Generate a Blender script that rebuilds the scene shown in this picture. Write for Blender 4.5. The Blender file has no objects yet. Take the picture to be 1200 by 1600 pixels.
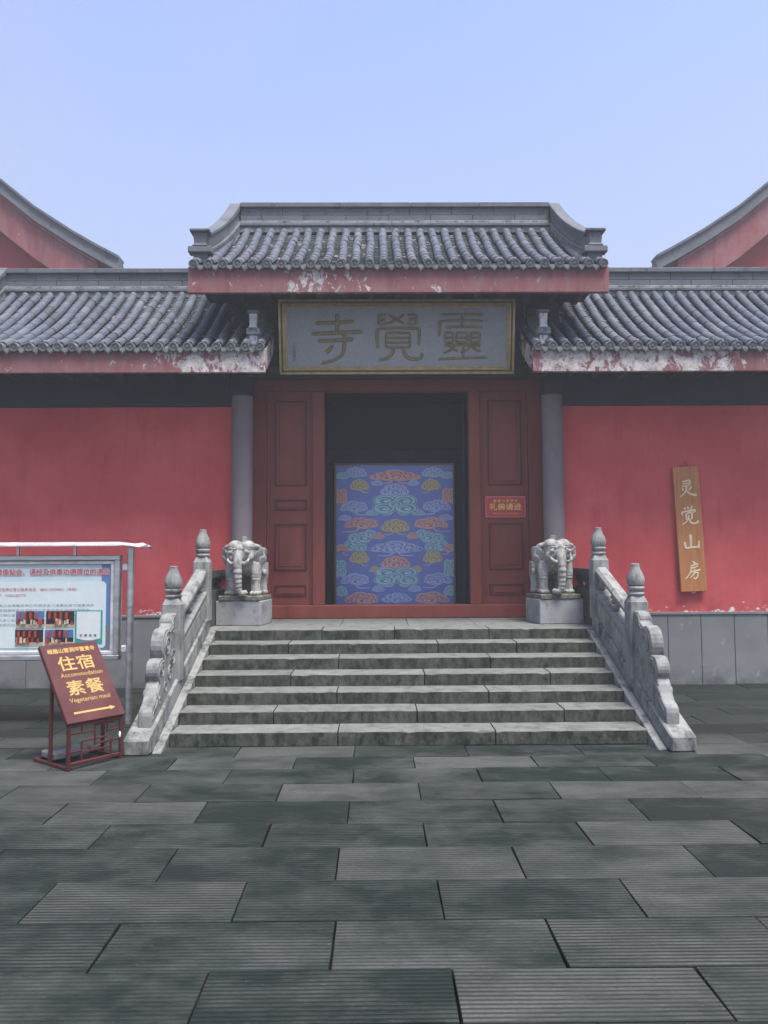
import bpy, bmesh, math, random
from mathutils import Vector, Matrix
random.seed(7)
R = math.radians
S = bpy.context.scene
C = S.collection

# ------------------------------------------------------------------ camera, world, sun, exposure
CAMX, CAMZ = -0.28, 1.70
cd = bpy.data.cameras.new('camera'); cam = bpy.data.objects.new('camera', cd); C.objects.link(cam)
cd.sensor_fit = 'HORIZONTAL'; cd.sensor_width = 36.0; cd.lens = 36.0
cd.clip_start = 0.05; cd.clip_end = 1000
cam.matrix_world = (Matrix.Translation((CAMX, 0, CAMZ)) @ Matrix.Rotation(R(-0.5), 4, 'Z')
                    @ Matrix.Rotation(R(90 + 3.435), 4, 'X') @ Matrix.Rotation(R(-0.3), 4, 'Z'))
S.camera = cam
SUN_EL, SUN_AZ = 68.0, 140.0          # azimuth clockwise from +Y: the sun stands behind the camera, to the right
SKYOFF = 3.3
w = bpy.data.worlds.new('World'); S.world = w; w.use_nodes = True
wn = w.node_tree; bg = wn.nodes['Background']
sky = wn.nodes.new('ShaderNodeTexSky'); sky.sky_type = 'NISHITA'; sky.sun_disc = False
sky.sun_elevation = R(SUN_EL); sky.sun_rotation = R(SUN_AZ)
sky.air_density = 1.0; sky.dust_density = 1.6; sky.ozone_density = 4.0; sky.altitude = 0
tint = wn.nodes.new('ShaderNodeMix'); tint.data_type = 'RGBA'; tint.blend_type = 'MULTIPLY'; tint.inputs[0].default_value = 1.0
tint.inputs[7].default_value = (0.86, 0.80, 0.95, 1.0)      # mist gives the whole sky a violet cast
wn.links.new(sky.outputs[0], tint.inputs[6]); 
fog = wn.nodes.new('ShaderNodeMix'); fog.data_type = 'RGBA'; fog.inputs[7].default_value = (1.28, 1.41, 1.66, 1.0)   # thin fog all over the sky, uneven
fn = wn.nodes.new('ShaderNodeTexNoise'); fn.inputs['Scale'].default_value = 1.3; fn.inputs['Detail'].default_value = 3.0
fr_ = wn.nodes.new('ShaderNodeMapRange'); fr_.inputs[1].default_value = .35; fr_.inputs[2].default_value = .65; fr_.inputs[3].default_value = .38; fr_.inputs[4].default_value = .98
wc = wn.nodes.new('ShaderNodeTexCoord'); sm_ = wn.nodes.new('ShaderNodeMapping'); sm_.inputs['Location'].default_value = (SKYOFF, 0.0, 0.0); wn.links.new(wc.outputs['Generated'], sm_.inputs[0]); wn.links.new(sm_.outputs[0], fn.inputs['Vector'])
wn.links.new(fn.outputs['Fac'], fr_.inputs[0]); 
sz = wn.nodes.new('ShaderNodeSeparateXYZ'); wn.links.new(wc.outputs['Generated'], sz.inputs[0])
er = wn.nodes.new('ShaderNodeMapRange'); er.inputs[1].default_value = .15; er.inputs[2].default_value = .75; er.inputs[3].default_value = .62; er.inputs[4].default_value = -.32; wn.links.new(sz.outputs[2], er.inputs[0])
ea = wn.nodes.new('ShaderNodeMath'); ea.operation = 'ADD'; ea.use_clamp = True; wn.links.new(fr_.outputs[0], ea.inputs[0]); wn.links.new(er.outputs[0], ea.inputs[1])
wn.links.new(ea.outputs[0], fog.inputs[0])
wn.links.new(tint.outputs[2], fog.inputs[6]); wn.links.new(fog.outputs[2], bg.inputs['Color']); bg.inputs['Strength'].default_value = 0.088
sd = bpy.data.lights.new('sun', 'SUN'); sun = bpy.data.objects.new('sun', sd); C.objects.link(sun)
sd.energy = 1.5; sd.angle = R(25); sd.color = (1.0, 0.955, 0.84)
a_ = R(SUN_AZ); e_ = R(SUN_EL)
to_sun = Vector((math.sin(a_) * math.cos(e_), math.cos(a_) * math.cos(e_), math.sin(e_)))
sun.rotation_euler = to_sun.to_track_quat('Z', 'Y').to_euler()
sun.location = (3, -4, 9)
S.view_settings.view_transform = 'Standard'; S.view_settings.look = 'None'
S.view_settings.exposure = 2.28; S.view_settings.gamma = 1.0; S.view_settings.use_curve_mapping = False
HAZE = 0.005

# ------------------------------------------------------------------ helpers: objects
def tag(o, label=None, cat=None, group=None, kind=None):
    if label: o['label'] = label
    if cat: o['category'] = cat
    if group: o['group'] = group
    if kind: o['kind'] = kind
    return o
def thing(name, label, cat, loc=(0, 0, 0), rz=0, group=None):
    o = bpy.data.objects.new(name, None); C.objects.link(o); o.empty_display_size = 0.1
    o.location = loc; o.rotation_euler = (0, 0, rz)
    return tag(o, label, cat, group)
def link(name, me, parent=None, loc=None, rot=None, scale=None):
    o = bpy.data.objects.new(name, me); C.objects.link(o)
    if parent: o.parent = parent
    if loc is not None: o.location = loc
    if rot is not None: o.rotation_euler = rot
    if scale is not None: o.scale = scale
    return o
class MB:
    def __init__(s): s.v = []; s.f = []; s.m = []
    def add(s, vs, fs, m=0):
        n = len(s.v); s.v += [tuple(p) for p in vs]
        for f in fs: s.f.append([i + n for i in f]); s.m.append(m)
        return s
    def box(s, x0, x1, y0, y1, z0, z1, m=0):
        return s.add([(x0,y0,z0),(x1,y0,z0),(x1,y1,z0),(x0,y1,z0),(x0,y0,z1),(x1,y0,z1),(x1,y1,z1),(x0,y1,z1)],
                     [(0,3,2,1),(4,5,6,7),(0,1,5,4),(1,2,6,5),(2,3,7,6),(3,0,4,7)], m)
    def prismx(s, poly, x0, x1, m=0):      # poly in (y,z), counter-clockwise seen from +x
        n = len(poly)
        vs = [(x0, y, z) for y, z in poly] + [(x1, y, z) for y, z in poly]
        fs = [tuple(range(n))[::-1], tuple(range(n, 2 * n))] + [(i, (i + 1) % n, n + (i + 1) % n, n + i) for i in range(n)]
        return s.add(vs, fs, m)
    def prismy(s, poly, y0, y1, m=0):      # poly in (x,z)
        n = len(poly)
        vs = [(x, y0, z) for x, z in poly] + [(x, y1, z) for x, z in poly]
        fs = [tuple(range(n)), tuple(range(n, 2 * n))[::-1]] + [(i, n + i, n + (i + 1) % n, (i + 1) % n) for i in range(n)]
        return s.add(vs, fs, m)
    def prismz(s, poly, z0, z1, m=0):
        n = len(poly)
        vs = [(x, y, z0) for x, y in poly] + [(x, y, z1) for x, y in poly]
        fs = [tuple(range(n))[::-1], tuple(range(n, 2 * n))] + [(i, (i + 1) % n, n + (i + 1) % n, n + i) for i in range(n)]
        return s.add(vs, fs, m)
    def lathe(s, prof, c=(0, 0, 0), n=20, m=0, ripple=0, twist=0):
        vs = []; fs = []
        for k, (r, z) in enumerate(prof):
            for i in range(n):
                a = 2 * math.pi * i / n
                rr = r * (1 + ripple * (1 if (i % 2) else -1)) if ripple else r
                a += twist * k
                vs.append((c[0] + rr * math.cos(a), c[1] + rr * math.sin(a), c[2] + z))
        for k in range(len(prof) - 1):
            for i in range(n):
                j = (i + 1) % n; fs.append((k * n + i, k * n + j, (k + 1) * n + j, (k + 1) * n + i))
        fs.append(tuple(range(n))[::-1]); fs.append(tuple(range((len(prof) - 1) * n, len(prof) * n)))
        return s.add(vs, fs, m)
    def tube(s, pts, rad, n=8, m=0):
        pts = [Vector(p) for p in pts]; vs = []; fs = []
        rr = rad if isinstance(rad, (list, tuple)) else [rad] * len(pts)
        u = None
        for k, p in enumerate(pts):
            t = (pts[min(k + 1, len(pts) - 1)] - pts[max(k - 1, 0)]).normalized()
            if u is None:
                u = t.orthogonal().normalized()
            else:
                u = (u - t * u.dot(t)).normalized()
            b = t.cross(u)
            for i in range(n):
                a = 2 * math.pi * i / n
                vs.append(p + (u * math.cos(a) + b * math.sin(a)) * rr[k])
        for k in range(len(pts) - 1):
            for i in range(n):
                j = (i + 1) % n; fs.append((k * n + i, k * n + j, (k + 1) * n + j, (k + 1) * n + i))
        fs.append(tuple(range(n))[::-1]); fs.append(tuple(range((len(pts) - 1) * n, len(pts) * n)))
        return s.add(vs, fs, m)
    def ell(s, c, r, n=14, m=0, rot=None):
        vs = []; fs = []; h = n // 2
        for k in range(h + 1):
            t = math.pi * k / h
            for i in range(n):
                a = 2 * math.pi * i / n
                p = Vector((r[0] * math.sin(t) * math.cos(a), r[1] * math.sin(t) * math.sin(a), -r[2] * math.cos(t)))
                if rot: p = rot @ p
                vs.append(p + Vector(c))
        for k in range(h):
            for i in range(n):
                j = (i + 1) % n; fs.append((k * n + i, k * n + j, (k + 1) * n + j, (k + 1) * n + i))
        return s.add(vs, fs, m)
    def mesh(s, name, mats, bevel=0, smooth=False, seg=1):
        me = bpy.data.meshes.new(name); me.from_pydata(s.v, [], s.f)
        for mt in (mats if isinstance(mats, (list, tuple)) else [mats]): me.materials.append(mt)
        me.polygons.foreach_set('material_index', s.m)
        if bevel or smooth:
            bm = bmesh.new(); bm.from_mesh(me)
            bmesh.ops.remove_doubles(bm, verts=bm.verts, dist=1e-6)
            if bevel:
                es = [e for e in bm.edges if len(e.link_faces) == 2 and e.calc_face_angle(0) > R(25)]
                bmesh.ops.bevel(bm, geom=es, offset=bevel, segments=seg, affect='EDGES', clamp_overlap=True)
            bm.to_mesh(me); bm.free()
        if smooth:
            me.polygons.foreach_set('use_smooth', [True] * len(me.polygons))
            me.set_sharp_from_angle(angle=R(35))
        me.update(); return me
    def build(s, name, mats, parent=None, bevel=0, smooth=False, seg=1, **k):
        return link(name, s.mesh(name, mats, bevel, smooth, seg), parent, **k)
def struct(o): return tag(o, kind='structure')

# ------------------------------------------------------------------ helpers: materials
class NT:
    def __init__(s, name, rough=0.8, metallic=0.0, spec=0.3):
        s.mat = bpy.data.materials.new(name); s.mat.use_nodes = True
        s.t = s.mat.node_tree; s.b = s.t.nodes['Principled BSDF']
        s.b.inputs['Roughness'].default_value = rough; s.b.inputs['Metallic'].default_value = metallic
        s.b.inputs['Specular IOR Level'].default_value = spec
        s.geo = s.n('ShaderNodeNewGeometry'); s.pos = s.geo.outputs['Position']
    def n(s, t): return s.t.nodes.new(t)
    def l(s, a, b): s.t.links.new(a, b)
    def put(s, sock, v):
        if isinstance(v, bpy.types.NodeSocket): s.l(v, sock)
        elif isinstance(v, (tuple, list)): sock.default_value = (*v, 1.0) if len(v) == 3 and sock.type == 'RGBA' else v
        else: sock.default_value = v
    def scale(s, vec, sc, off=None):
        m = s.n('ShaderNodeMapping'); s.l(vec, m.inputs[0]); m.inputs['Scale'].default_value = sc
        if off is not None: s.put(m.inputs['Location'], off)
        return m.outputs[0]
    def noise(s, sc=4, det=6, ro=0.6, vec=None, dist=0.0):
        n = s.n('ShaderNodeTexNoise'); s.l(vec if vec is not None else s.pos, n.inputs['Vector'])
        n.inputs['Scale'].default_value = sc; n.inputs['Detail'].default_value = det; n.inputs['Roughness'].default_value = ro
        n.inputs['Distortion'].default_value = dist
        return n.outputs['Fac']
    def rng(s, f, a, b, c=0.0, d=1.0, smooth=False):
        m = s.n('ShaderNodeMapRange'); m.clamp = True
        if smooth: m.interpolation_type = 'SMOOTHSTEP'
        s.put(m.inputs[0], f)
        for i, v in enumerate((a, b, c, d)): s.put(m.inputs[i + 1], v)
        return m.outputs[0]
    def math(s, op, a, b=0.0, c=None):
        m = s.n('ShaderNodeMath'); m.operation = op; s.put(m.inputs[0], a); s.put(m.inputs[1], b)
        if c is not None: s.put(m.inputs[2], c)
        return m.outputs[0]
    def mix(s, f, a, b, mode='MIX'):
        m = s.n('ShaderNodeMix'); m.data_type = 'RGBA'; m.blend_type = mode
        s.put(m.inputs[0], f); s.put(m.inputs[6], a); s.put(m.inputs[7], b)
        return m.outputs[2]
    def xyz(s, v=None):
        x = s.n('ShaderNodeSeparateXYZ'); s.l(v if v is not None else s.pos, x.inputs[0]); return x.outputs
    def rand(s): return s.n('ShaderNodeObjectInfo').outputs['Random']
    def col(s, c): s.put(s.b.inputs['Base Color'], c); return s
    def rough(s, c): s.put(s.b.inputs['Roughness'], c); return s
    def bump(s, h, strength=0.3, dist=0.01):
        b = s.n('ShaderNodeBump'); b.inputs['Strength'].default_value = strength; b.inputs['Distance'].default_value = dist
        s.l(h, b.inputs['Height']); s.l(b.outputs[0], s.b.inputs['Normal']); return s
def flat(name, c, rough=0.7, metallic=0.0, var=0.12, sc=6, spec=0.3):
    k = NT(name, rough, metallic, spec); n = k.noise(sc, 6, 0.65)
    d = tuple(x * (1 - var) for x in c); u = tuple(min(1, x * (1 + var)) for x in c)
    k.col(k.mix(k.rng(n, 0.3, 0.7), d, u)); return k.mat
def stone(name, c1, c2, stain, st_lo=0.52, st_hi=0.68, sc=3.0, vstretch=0.35, rough=0.85, bump=0.35, amt=0.85, fine=60):
    k = NT(name, rough)
    n1 = k.noise(sc, 8, 0.65); n2 = k.noise(sc * 1.7, 8, 0.7, k.scale(k.pos, (1, 1, vstretch), (3.1, 0, 7.7)))
    n3 = k.noise(fine, 3, 0.6)
    rd = k.rand()
    base = k.mix(k.rng(n1, 0.3, 0.7), c1, c2)
    base = k.mix(0.22, base, k.mix(n3, tuple(x * 0.5 for x in c1), tuple(x * 1.5 for x in c2)))
    base = k.mix(k.rng(rd, 0, 1, 0, 0.3), base, c1)
    m = k.math('MULTIPLY', k.rng(n2, st_lo, st_hi), amt)
    k.col(k.mix(m, base, stain))
    k.bump(k.math('ADD', n3, k.math('MULTIPLY', n1, 1.5)), bump, 0.006)
    return k.mat
def peel(name, red, plaster, xc, hw, hi=0.47, lo=0.70, extra=None):
    k = NT(name, 0.85)
    x = k.xyz()[0]
    cov = k.rng(k.math('ABSOLUTE', k.math('SUBTRACT', x, xc)), hw, hw - 0.5, 0, 1, True)
    if extra: cov = k.math('MAXIMUM', cov, k.rng(k.math('ABSOLUTE', k.math('SUBTRACT', x, extra[0])), extra[1], extra[1] - 0.3, 0, extra[2], True))
    big = k.noise(2.2, 4, 0.6)
    cov = k.math('MULTIPLY', cov, k.rng(big, 0.2, 0.45, 0.35, 1.0))
    thr = k.rng(cov, 0, 1, lo, hi)
    n = k.noise(7.5, 9, 0.72, k.scale(k.pos, (1.0, 1, 0.75)), 0.6)
    m = k.rng(k.math('SUBTRACT', n, thr), -0.004, 0.012)
    st = k.noise(3, 8, 0.75, k.scale(k.pos, (1.8, 1, 0.6)), 0.8)
    redc = k.mix(k.rng(st, 0.35, 0.68), red, tuple(0.55 * a + 0.22 * b for a, b in zip(red, (0.55, 0.48, 0.50))))
    redc = k.mix(k.rng(k.noise(1.4, 5, 0.6, k.scale(k.pos, (2.0, 1, .35), (9, 2, 1)), 0.6), 0.50, 0.70, 0, 0.5), redc, (0.10, 0.03, 0.03))
    pl = k.mix(k.rng(k.noise(11, 6, 0.7), 0.4, 0.65), plaster, (0.30, 0.27, 0.26))
    pl = k.mix(k.rng(k.noise(38, 4, 0.6), 0.58, 0.66, 0, 0.8), pl, (0.20, 0.10, 0.08))
    k.col(k.mix(m, redc, pl)); k.bump(k.math('MULTIPLY', m, -1.0), 0.5, 0.006)
    return k.mat

M = {}
# roof tiles
k = NT('roof_tile', 0.75); n1 = k.noise(3.5, 7, 0.65); n2 = k.noise(26, 5, 0.7); rd = k.rand()
c = k.mix(k.rng(n1, 0.3, 0.7), (0.060, 0.071, 0.100), (0.104, 0.118, 0.156))
c = k.mix(k.rng(rd, 0, 1, 0, 0.5), c, (0.085, 0.094, 0.115))
c = k.mix(k.math('MULTIPLY', k.rng(n2, 0.57, 0.68), k.rng(k.noise(1.3, 3, .5), .42, .6, .1, .6)), c, (0.34, 0.35, 0.36))
c = k.mix(k.rng(rd, .90, .93, 0, .4), c, (.16, .17, .19)); c = k.mix(k.rng(rd, .08, .05, 0, .5), c, (.045, .052, .055))
k.col(c).bump(n2, 0.4, 0.006); M['tile'] = k.mat
k = NT('pan_tile', 0.9); n1 = k.noise(9, 7, 0.7); n2 = k.noise(5, 8, 0.75, k.scale(k.pos, (1, 1, 1), (4, 4, 4)))
c = k.mix(n1, (0.020, 0.022, 0.026), (0.06, 0.06, 0.064)); c = k.mix(k.rng(n2, 0.56, 0.64, 0, 0.75), c, (0.42, 0.41, 0.40))
k.col(c).bump(n1, 0.5, 0.01); M['pan'] = k.mat  # pans coloured darker for the shaded gaps between sky-lit barrels
M['eave'] = stone('eave_tile', (0.13, 0.135, 0.145), (0.21, 0.215, 0.225), (0.06, 0.063, 0.065), 0.50, 0.66, 14, 1.0)
M['ridge'] = stone('ridge_grey', (0.085, 0.092, 0.110), (0.155, 0.165, 0.185), (0.045, 0.05, 0.055), 0.52, 0.70, 3.0, 0.5)
M['ridge_pale'] = stone('ridge_limewash', (0.17, 0.178, 0.198), (0.31, 0.32, 0.335), (0.06, 0.065, 0.07), 0.45, 0.62, 5.0, 0.8)
M['neck'] = stone('finial_limewash', (0.42, 0.43, 0.45), (0.58, 0.59, 0.60), (0.07, 0.075, 0.08), 0.50, 0.66, 9.0, 0.8)
RED = (0.225, 0.068, 0.072); PL = (0.56, 0.53, 0.52)
M['fascia_l'] = peel('fascia_paint_west', RED, PL, -2.2, 1.02, 0.47, 0.635)
M['fascia_r'] = peel('fascia_paint_east', RED, PL, 2.6, 1.85, 0.46, 0.62)
M['fascia_m'] = peel('fascia_paint_middle', RED, PL, -0.95, 0.75, 0.535, 0.615)
M['gable_paint'] = peel('gable_paint', (0.26, 0.055, 0.06), PL, 0, 40, 0.66, 0.66)
# red lime wall, with chips where the plaster meets the dado
k = NT('red_wall', 0.9); z = k.xyz()[2]
n1 = k.noise(1.1, 6, 0.6); n2 = k.noise(90, 3, 0.6); n3 = k.noise(10, 8, 0.72, k.scale(k.pos, (0.75, 1, 1.3)), 0.4)
c = k.mix(k.rng(n1, 0.3, 0.7), (0.52, 0.070, 0.074), (0.64, 0.120, 0.120))
c = k.mix(k.rng(k.noise(2.0, 7, .65, k.scale(k.pos, (1.6, 1, .5), (5, 1, 2))), .55, .72, 0, .35), c, (0.37, 0.045, 0.052))
thr = k.math('ADD', k.rng(z, 0.965, 1.17, 0.555, 0.75), k.rng(z, 1.17, 2.3, 0, 0.02))
chip = k.rng(k.math('SUBTRACT', n3, thr), 0.0, 0.008)
st_ = k.noise(2.4, 6, .7, k.scale(k.pos, (5, 1, .22), (2, 8, 3)))
c = k.mix(k.rng(st_, .56, .74, 0, .32), c, (0.22, 0.030, 0.036))
c = k.mix(k.math('MULTIPLY', k.rng(k.math('ADD', z, k.math('MULTIPLY', n3, .5)), 1.68, 1.18), k.rng(k.noise(4, 7, .7), .42, .62, 0, .45)), c, (0.28, 0.035, 0.035))
cr = k.noise(1.6, 9, .75, None, 1.5); crk = k.rng(k.math('ABSOLUTE', k.math('SUBTRACT', cr, .5)), .0, .0035, .35, 0)
c = k.mix(k.math('MULTIPLY', crk, k.rng(k.noise(.7, 3, .5), .5, .6)), c, (.16, .03, .03))
c = k.mix(chip, c, (0.74, 0.70, 0.68)); k.col(c)
k.bump(k.math('ADD', n2, k.math('MULTIPLY', n1, 2)), 0.25, 0.005); M['wall'] = k.mat
M['wall2'] = flat('red_gable_wall', (0.36, 0.05, 0.06), 0.9, 0, 0.2, 1.2)
# dado slabs
k = NT('dado_stone', 0.7); n1 = k.noise(1.6, 7, 0.6); n2 = k.noise(70, 3, 0.6); rd = k.rand(); z = k.xyz()[2]
c = k.mix(k.rng(n1, 0.3, 0.7), (0.175, 0.182, 0.185), (0.235, 0.24, 0.245)); c = k.mix(k.rng(rd, 0, 1, 0, 0.4), c, (0.19, 0.185, 0.18))
c = k.mix(k.rng(k.noise(7, 4, .5), .66, .74, 0, .5), c, (.42, .43, .44))
c = k.mix(k.math('MULTIPLY', k.rng(z, .28, -.08), k.rng(k.noise(3, 6, .7), .38, .6)), c, (.055, .06, .058))
k.col(c).bump(n2, .15, .004); M['dado'] = k.mat
M['joint'] = flat('pale_joint_mortar', (0.34, 0.34, 0.34), 0.9)
def painted(name, c1, c2, wear, rough=0.45):
    k = NT(name, rough, 0, 0.4); n1 = k.noise(2, 7, .65, k.scale(k.pos, (2.2, 1, .5))); n2 = k.noise(30, 5, .7)
    c = k.mix(k.rng(n1, .3, .7), c1, c2); c = k.mix(k.rng(n2, .64, .72, 0, .3), c, wear)
    k.col(c); k.rough(k.rng(n1, .3, .7, rough - .08, rough + .18)); k.bump(n2, .12, .003); return k.mat
M['door'] = painted('door_red', (0.175, 0.034, 0.024), (0.262, 0.060, 0.044), (0.26, 0.12, 0.10))
M['door_dark'] = painted('door_red_moulding', (0.085, 0.015, 0.013), (0.125, 0.022, 0.020), (0.2, 0.1, 0.09))
M['column'] = stone('column_grey', (0.165, 0.140, 0.150), (0.235, 0.203, 0.214), (0.085, 0.066, 0.072), 0.56, 0.74, 1.8, 0.3, 0.75, 0.12, 0.6)
M['beam'] = flat('dark_beam', (0.026, 0.030, 0.042), 0.8, 0, 0.3, 2.5)  # beam colours darkened to deepen the shade under the eaves
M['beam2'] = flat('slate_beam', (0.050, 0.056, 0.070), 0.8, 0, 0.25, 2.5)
M['inner'] = flat('passage_shade_paint', (0.014, 0.014, 0.018), 0.6, 0, 0.3, 3)  # colour darkened to deepen the shade inside the passage
M['marble'] = stone('carved_marble', (0.175, 0.180, 0.180), (0.325, 0.330, 0.325), (0.045, 0.050, 0.046), 0.46, 0.66, 5.0, 0.4, 0.75, 0.3, 0.7)
M['marble2'] = stone('weathered_marble', (0.17, 0.175, 0.175), (0.32, 0.325, 0.32), (0.032, 0.040, 0.034), 0.46, 0.62, 4.0, 0.6, 0.8, 0.4, 0.85)
M['statue'] = stone('statue_marble', (0.25, 0.248, 0.240), (0.45, 0.445, 0.43), (0.045, 0.048, 0.038), 0.46, 0.66, 9.0, 0.5, 0.7, 0.25, 0.75)
M['plinth'] = stone('pedestal_stone', (0.22, 0.23, 0.24), (0.36, 0.37, 0.38), (0.05, 0.06, 0.058), 0.52, 0.68, 3.5, 0.9, 0.85, 0.4, 0.85)
M['moss'] = stone('mossy_stone', (0.13, 0.13, 0.11), (0.26, 0.25, 0.21), (0.045, 0.055, 0.03), 0.40, 0.6, 9.0, 1.0, 0.95, 0.5, 0.9)
M['shade_stone'] = stone('shaded_dirty_stone', (0.045, 0.05, 0.05), (0.085, 0.09, 0.09), (0.02, 0.024, 0.022), 0.45, 0.6, 5.0, 0.6)  # dark base colour holds the landing railing's shade as well as dirt
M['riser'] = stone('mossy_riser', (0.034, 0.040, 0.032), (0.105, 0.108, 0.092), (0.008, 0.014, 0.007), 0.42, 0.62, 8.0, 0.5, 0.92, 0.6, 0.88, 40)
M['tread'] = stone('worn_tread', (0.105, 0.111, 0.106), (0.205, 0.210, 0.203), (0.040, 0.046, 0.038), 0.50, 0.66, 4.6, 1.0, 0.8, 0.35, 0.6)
# grooved paving
def paving(name, groove=True):
    k = NT(name, 0.7, 0, 0.14); x, y, z = k.xyz(); rd = k.rand()
    cb = k.n('ShaderNodeCombineXYZ'); k.l(k.math('MULTIPLY', rd, 37.0), cb.inputs[0]); k.l(k.math('MULTIPLY', rd, 91.0), cb.inputs[1])
    va = k.n('ShaderNodeVectorMath'); va.operation = 'ADD'; k.l(k.pos, va.inputs[0]); k.l(cb.outputs[0], va.inputs[1])
    nz = k.noise(1.8, 9, .68, k.scale(va.outputs[0], (0.7, 1.5, 1))); n1 = k.noise(3.2, 8, .68); n3 = k.noise(48, 4, .65)
    t = k.math('ADD', k.math('MULTIPLY', rd, .36), k.math('ADD', k.math('MULTIPLY', nz, 1.12), k.math('MULTIPLY', n1, .60)))
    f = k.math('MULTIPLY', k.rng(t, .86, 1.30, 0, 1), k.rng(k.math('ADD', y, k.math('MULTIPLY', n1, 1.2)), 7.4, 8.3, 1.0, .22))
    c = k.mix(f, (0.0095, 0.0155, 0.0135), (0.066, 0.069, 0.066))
    c = k.mix(k.rng(n3, .3, .75, .0, .55), c, k.mix(f, (0.019, 0.028, 0.025), (0.116, 0.119, 0.114)))
    c = k.mix(k.rng(k.noise(85, 2, .5), .72, .78, 0, .5), c, (0.26, 0.27, 0.26))
    h = n3
    if groove:
        wob = k.math('ADD', k.math('MULTIPLY', k.noise(6, 3, .5), .006), k.math('MULTIPLY', rd, .0285))
        sn = k.math('SINE', k.math('MULTIPLY', k.math('ADD', y, wob), 2 * math.pi / 0.0285))
        wear = k.math('MULTIPLY', k.rng(n1, .28, .50, 0.35, 1.0), k.rng(k.math('FRACT', k.math('MULTIPLY', rd, 7.3)), 0, 1, .6, 1.0))
        near = k.rng(y, 5.2, 7.4, 1.0, 0.15)
        g = k.math('MULTIPLY', k.rng(sn, -.1, .6), k.math('MULTIPLY', wear, near))
        c = k.mix(k.math('MULTIPLY', g, .85), c, (0.009, 0.012, 0.013))
        h = k.math('SUBTRACT', k.math('MULTIPLY', n3, .25), g)
    k.col(c); k.rough(k.rng(f, 0, 1, .58, .85)); k.bump(h, .6, .007)
    return k.mat
M['paving'] = paving('grooved_paving')
M['ground'] = flat('dark_bedding', (0.016, 0.019, 0.019), 0.9, 0, 0.3, 5)
k = NT('far_ground', .8); k.col(k.mix(k.noise(.8, 7, .65), (.022, .026, .027), (.06, .062, .062))); M['far'] = k.mat
# signs and metal
k = NT('gilt', 0.38, 0.75, .5); n = k.noise(12, 6, .7); k.col(k.mix(k.rng(n, .35, .7), (0.36, 0.27, 0.13), (0.56, 0.46, 0.26))); M['gilt'] = k.mat
M['gilt_dark'] = flat('dull_gilt', (0.17, 0.12, 0.05), 0.5, 0.3)
M['letter_gilt'] = flat('gilt_letters', (0.25, 0.215, 0.115), 0.5, 0.1, 0.25, 20)
M['slate'] = flat('plaque_grey', (0.36, 0.375, 0.42), 0.75, 0, 0.12, 25)
M['slate_ink'] = flat('plaque_small_letters', (0.13, 0.13, 0.145), 0.8)
k = NT('sign_wood', .5, 0, .4); n = k.noise(3, 8, .65, k.scale(k.pos, (9, 9, .6)), 1.2)
c = k.mix(k.rng(n, .3, .7), (0.38, 0.135, 0.040), (0.58, 0.25, 0.090)); k.col(c).bump(n, .15, .003); M['wood'] = k.mat
M['ivory'] = flat('ivory_letters', (0.78, 0.67, 0.44), 0.6)
M['redsign'] = flat('red_notice_board', (0.50, 0.055, 0.060), 0.4, 0, .06)
M['yellow'] = flat('yellow_letters', (0.80, 0.57, 0.16), 0.5)
M['pinkrim'] = flat('notice_rim', (0.62, 0.19, 0.19), 0.5)
M['maroon'] = painted('maroon_board', (0.070, 0.017, 0.015), (0.092, 0.023, 0.020), (0.20, .08, .07), .38)
M['maroon_dark'] = painted('maroon_stand', (0.055, 0.010, 0.010), (0.080, 0.016, 0.015), (0.12, .04, .03), .4)
M['amber'] = flat('amber_letters', (0.46, 0.30, 0.10), 0.5)
k = NT('steel', .32, .9, .5); n = k.noise(5, 6, .7, k.scale(k.pos, (1, 1, 4))); k.col(k.mix(k.rng(n, .3, .7), (.42, .43, .44), (.66, .67, .68))); k.rough(k.rng(n, .3, .7, .25, .5)); M['steel'] = k.mat
k = NT('sheet_metal', .5, .35, .5); n = k.noise(6, 7, .7); k.col(k.mix(k.rng(n, .35, .7), (.38, .40, .41), (.70, .71, .71))); M['sheet'] = k.mat
M['white_paint'] = flat('white_cap', (.78, .78, .77), .5)
def paint(name, c, r=.55): M[name] = flat(name, c, r, 0, .05, 9)
paint('poster_pale', (.66, .76, .80), .35); paint('poster_card', (.76, .83, .84), .35); paint('poster_blue', (.13, .22, .46), .35); paint('poster_dusk', (.18, .20, .28), .35)
paint('print_red', (.52, .03, .05)); paint('print_white', (.82, .83, .83)); paint('print_grey', (.30, .34, .37)); paint('print_teal', (.04, .36, .36))
paint('photo_dark', (.035, .022, .026)); paint('photo_red', (.40, .05, .04)); paint('photo_sand', (.55, .47, .33)); paint('photo_blue', (.08, .20, .40))

# ------------------------------------------------------------------ helpers: lettering and strokes
def text(body, size, sx=1.0, bold=0.0, spacing=1.0, extrude=0.0):
    c = bpy.data.curves.new('lettering', 'FONT'); c.body = body; c.size = size; c.resolution_u = 3
    c.align_x = 'CENTER'; c.align_y = 'CENTER'; c.space_character = spacing; c.extrude = extrude
    o = bpy.data.objects.new('lettering', c); me = bpy.data.meshes.new_from_object(o)
    bpy.data.objects.remove(o); bpy.data.curves.remove(c)
    if bold:
        bm = bmesh.new()
        for q, (dx, dy) in enumerate(((0, 0), (bold, 0), (-bold, 0), (0, bold), (0, -bold))):
            m2 = me.copy(); m2.transform(Matrix.Translation((dx, dy, -q * .00012))); bm.from_mesh(m2); bpy.data.meshes.remove(m2)
        bm.to_mesh(me); bm.free()
    # text lies in xy: turn to stand in xz, facing -y
    me.transform(Matrix.Rotation(R(90), 4, 'X') @ Matrix.Diagonal((sx, 1, 1, 1)))
    return me
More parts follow.
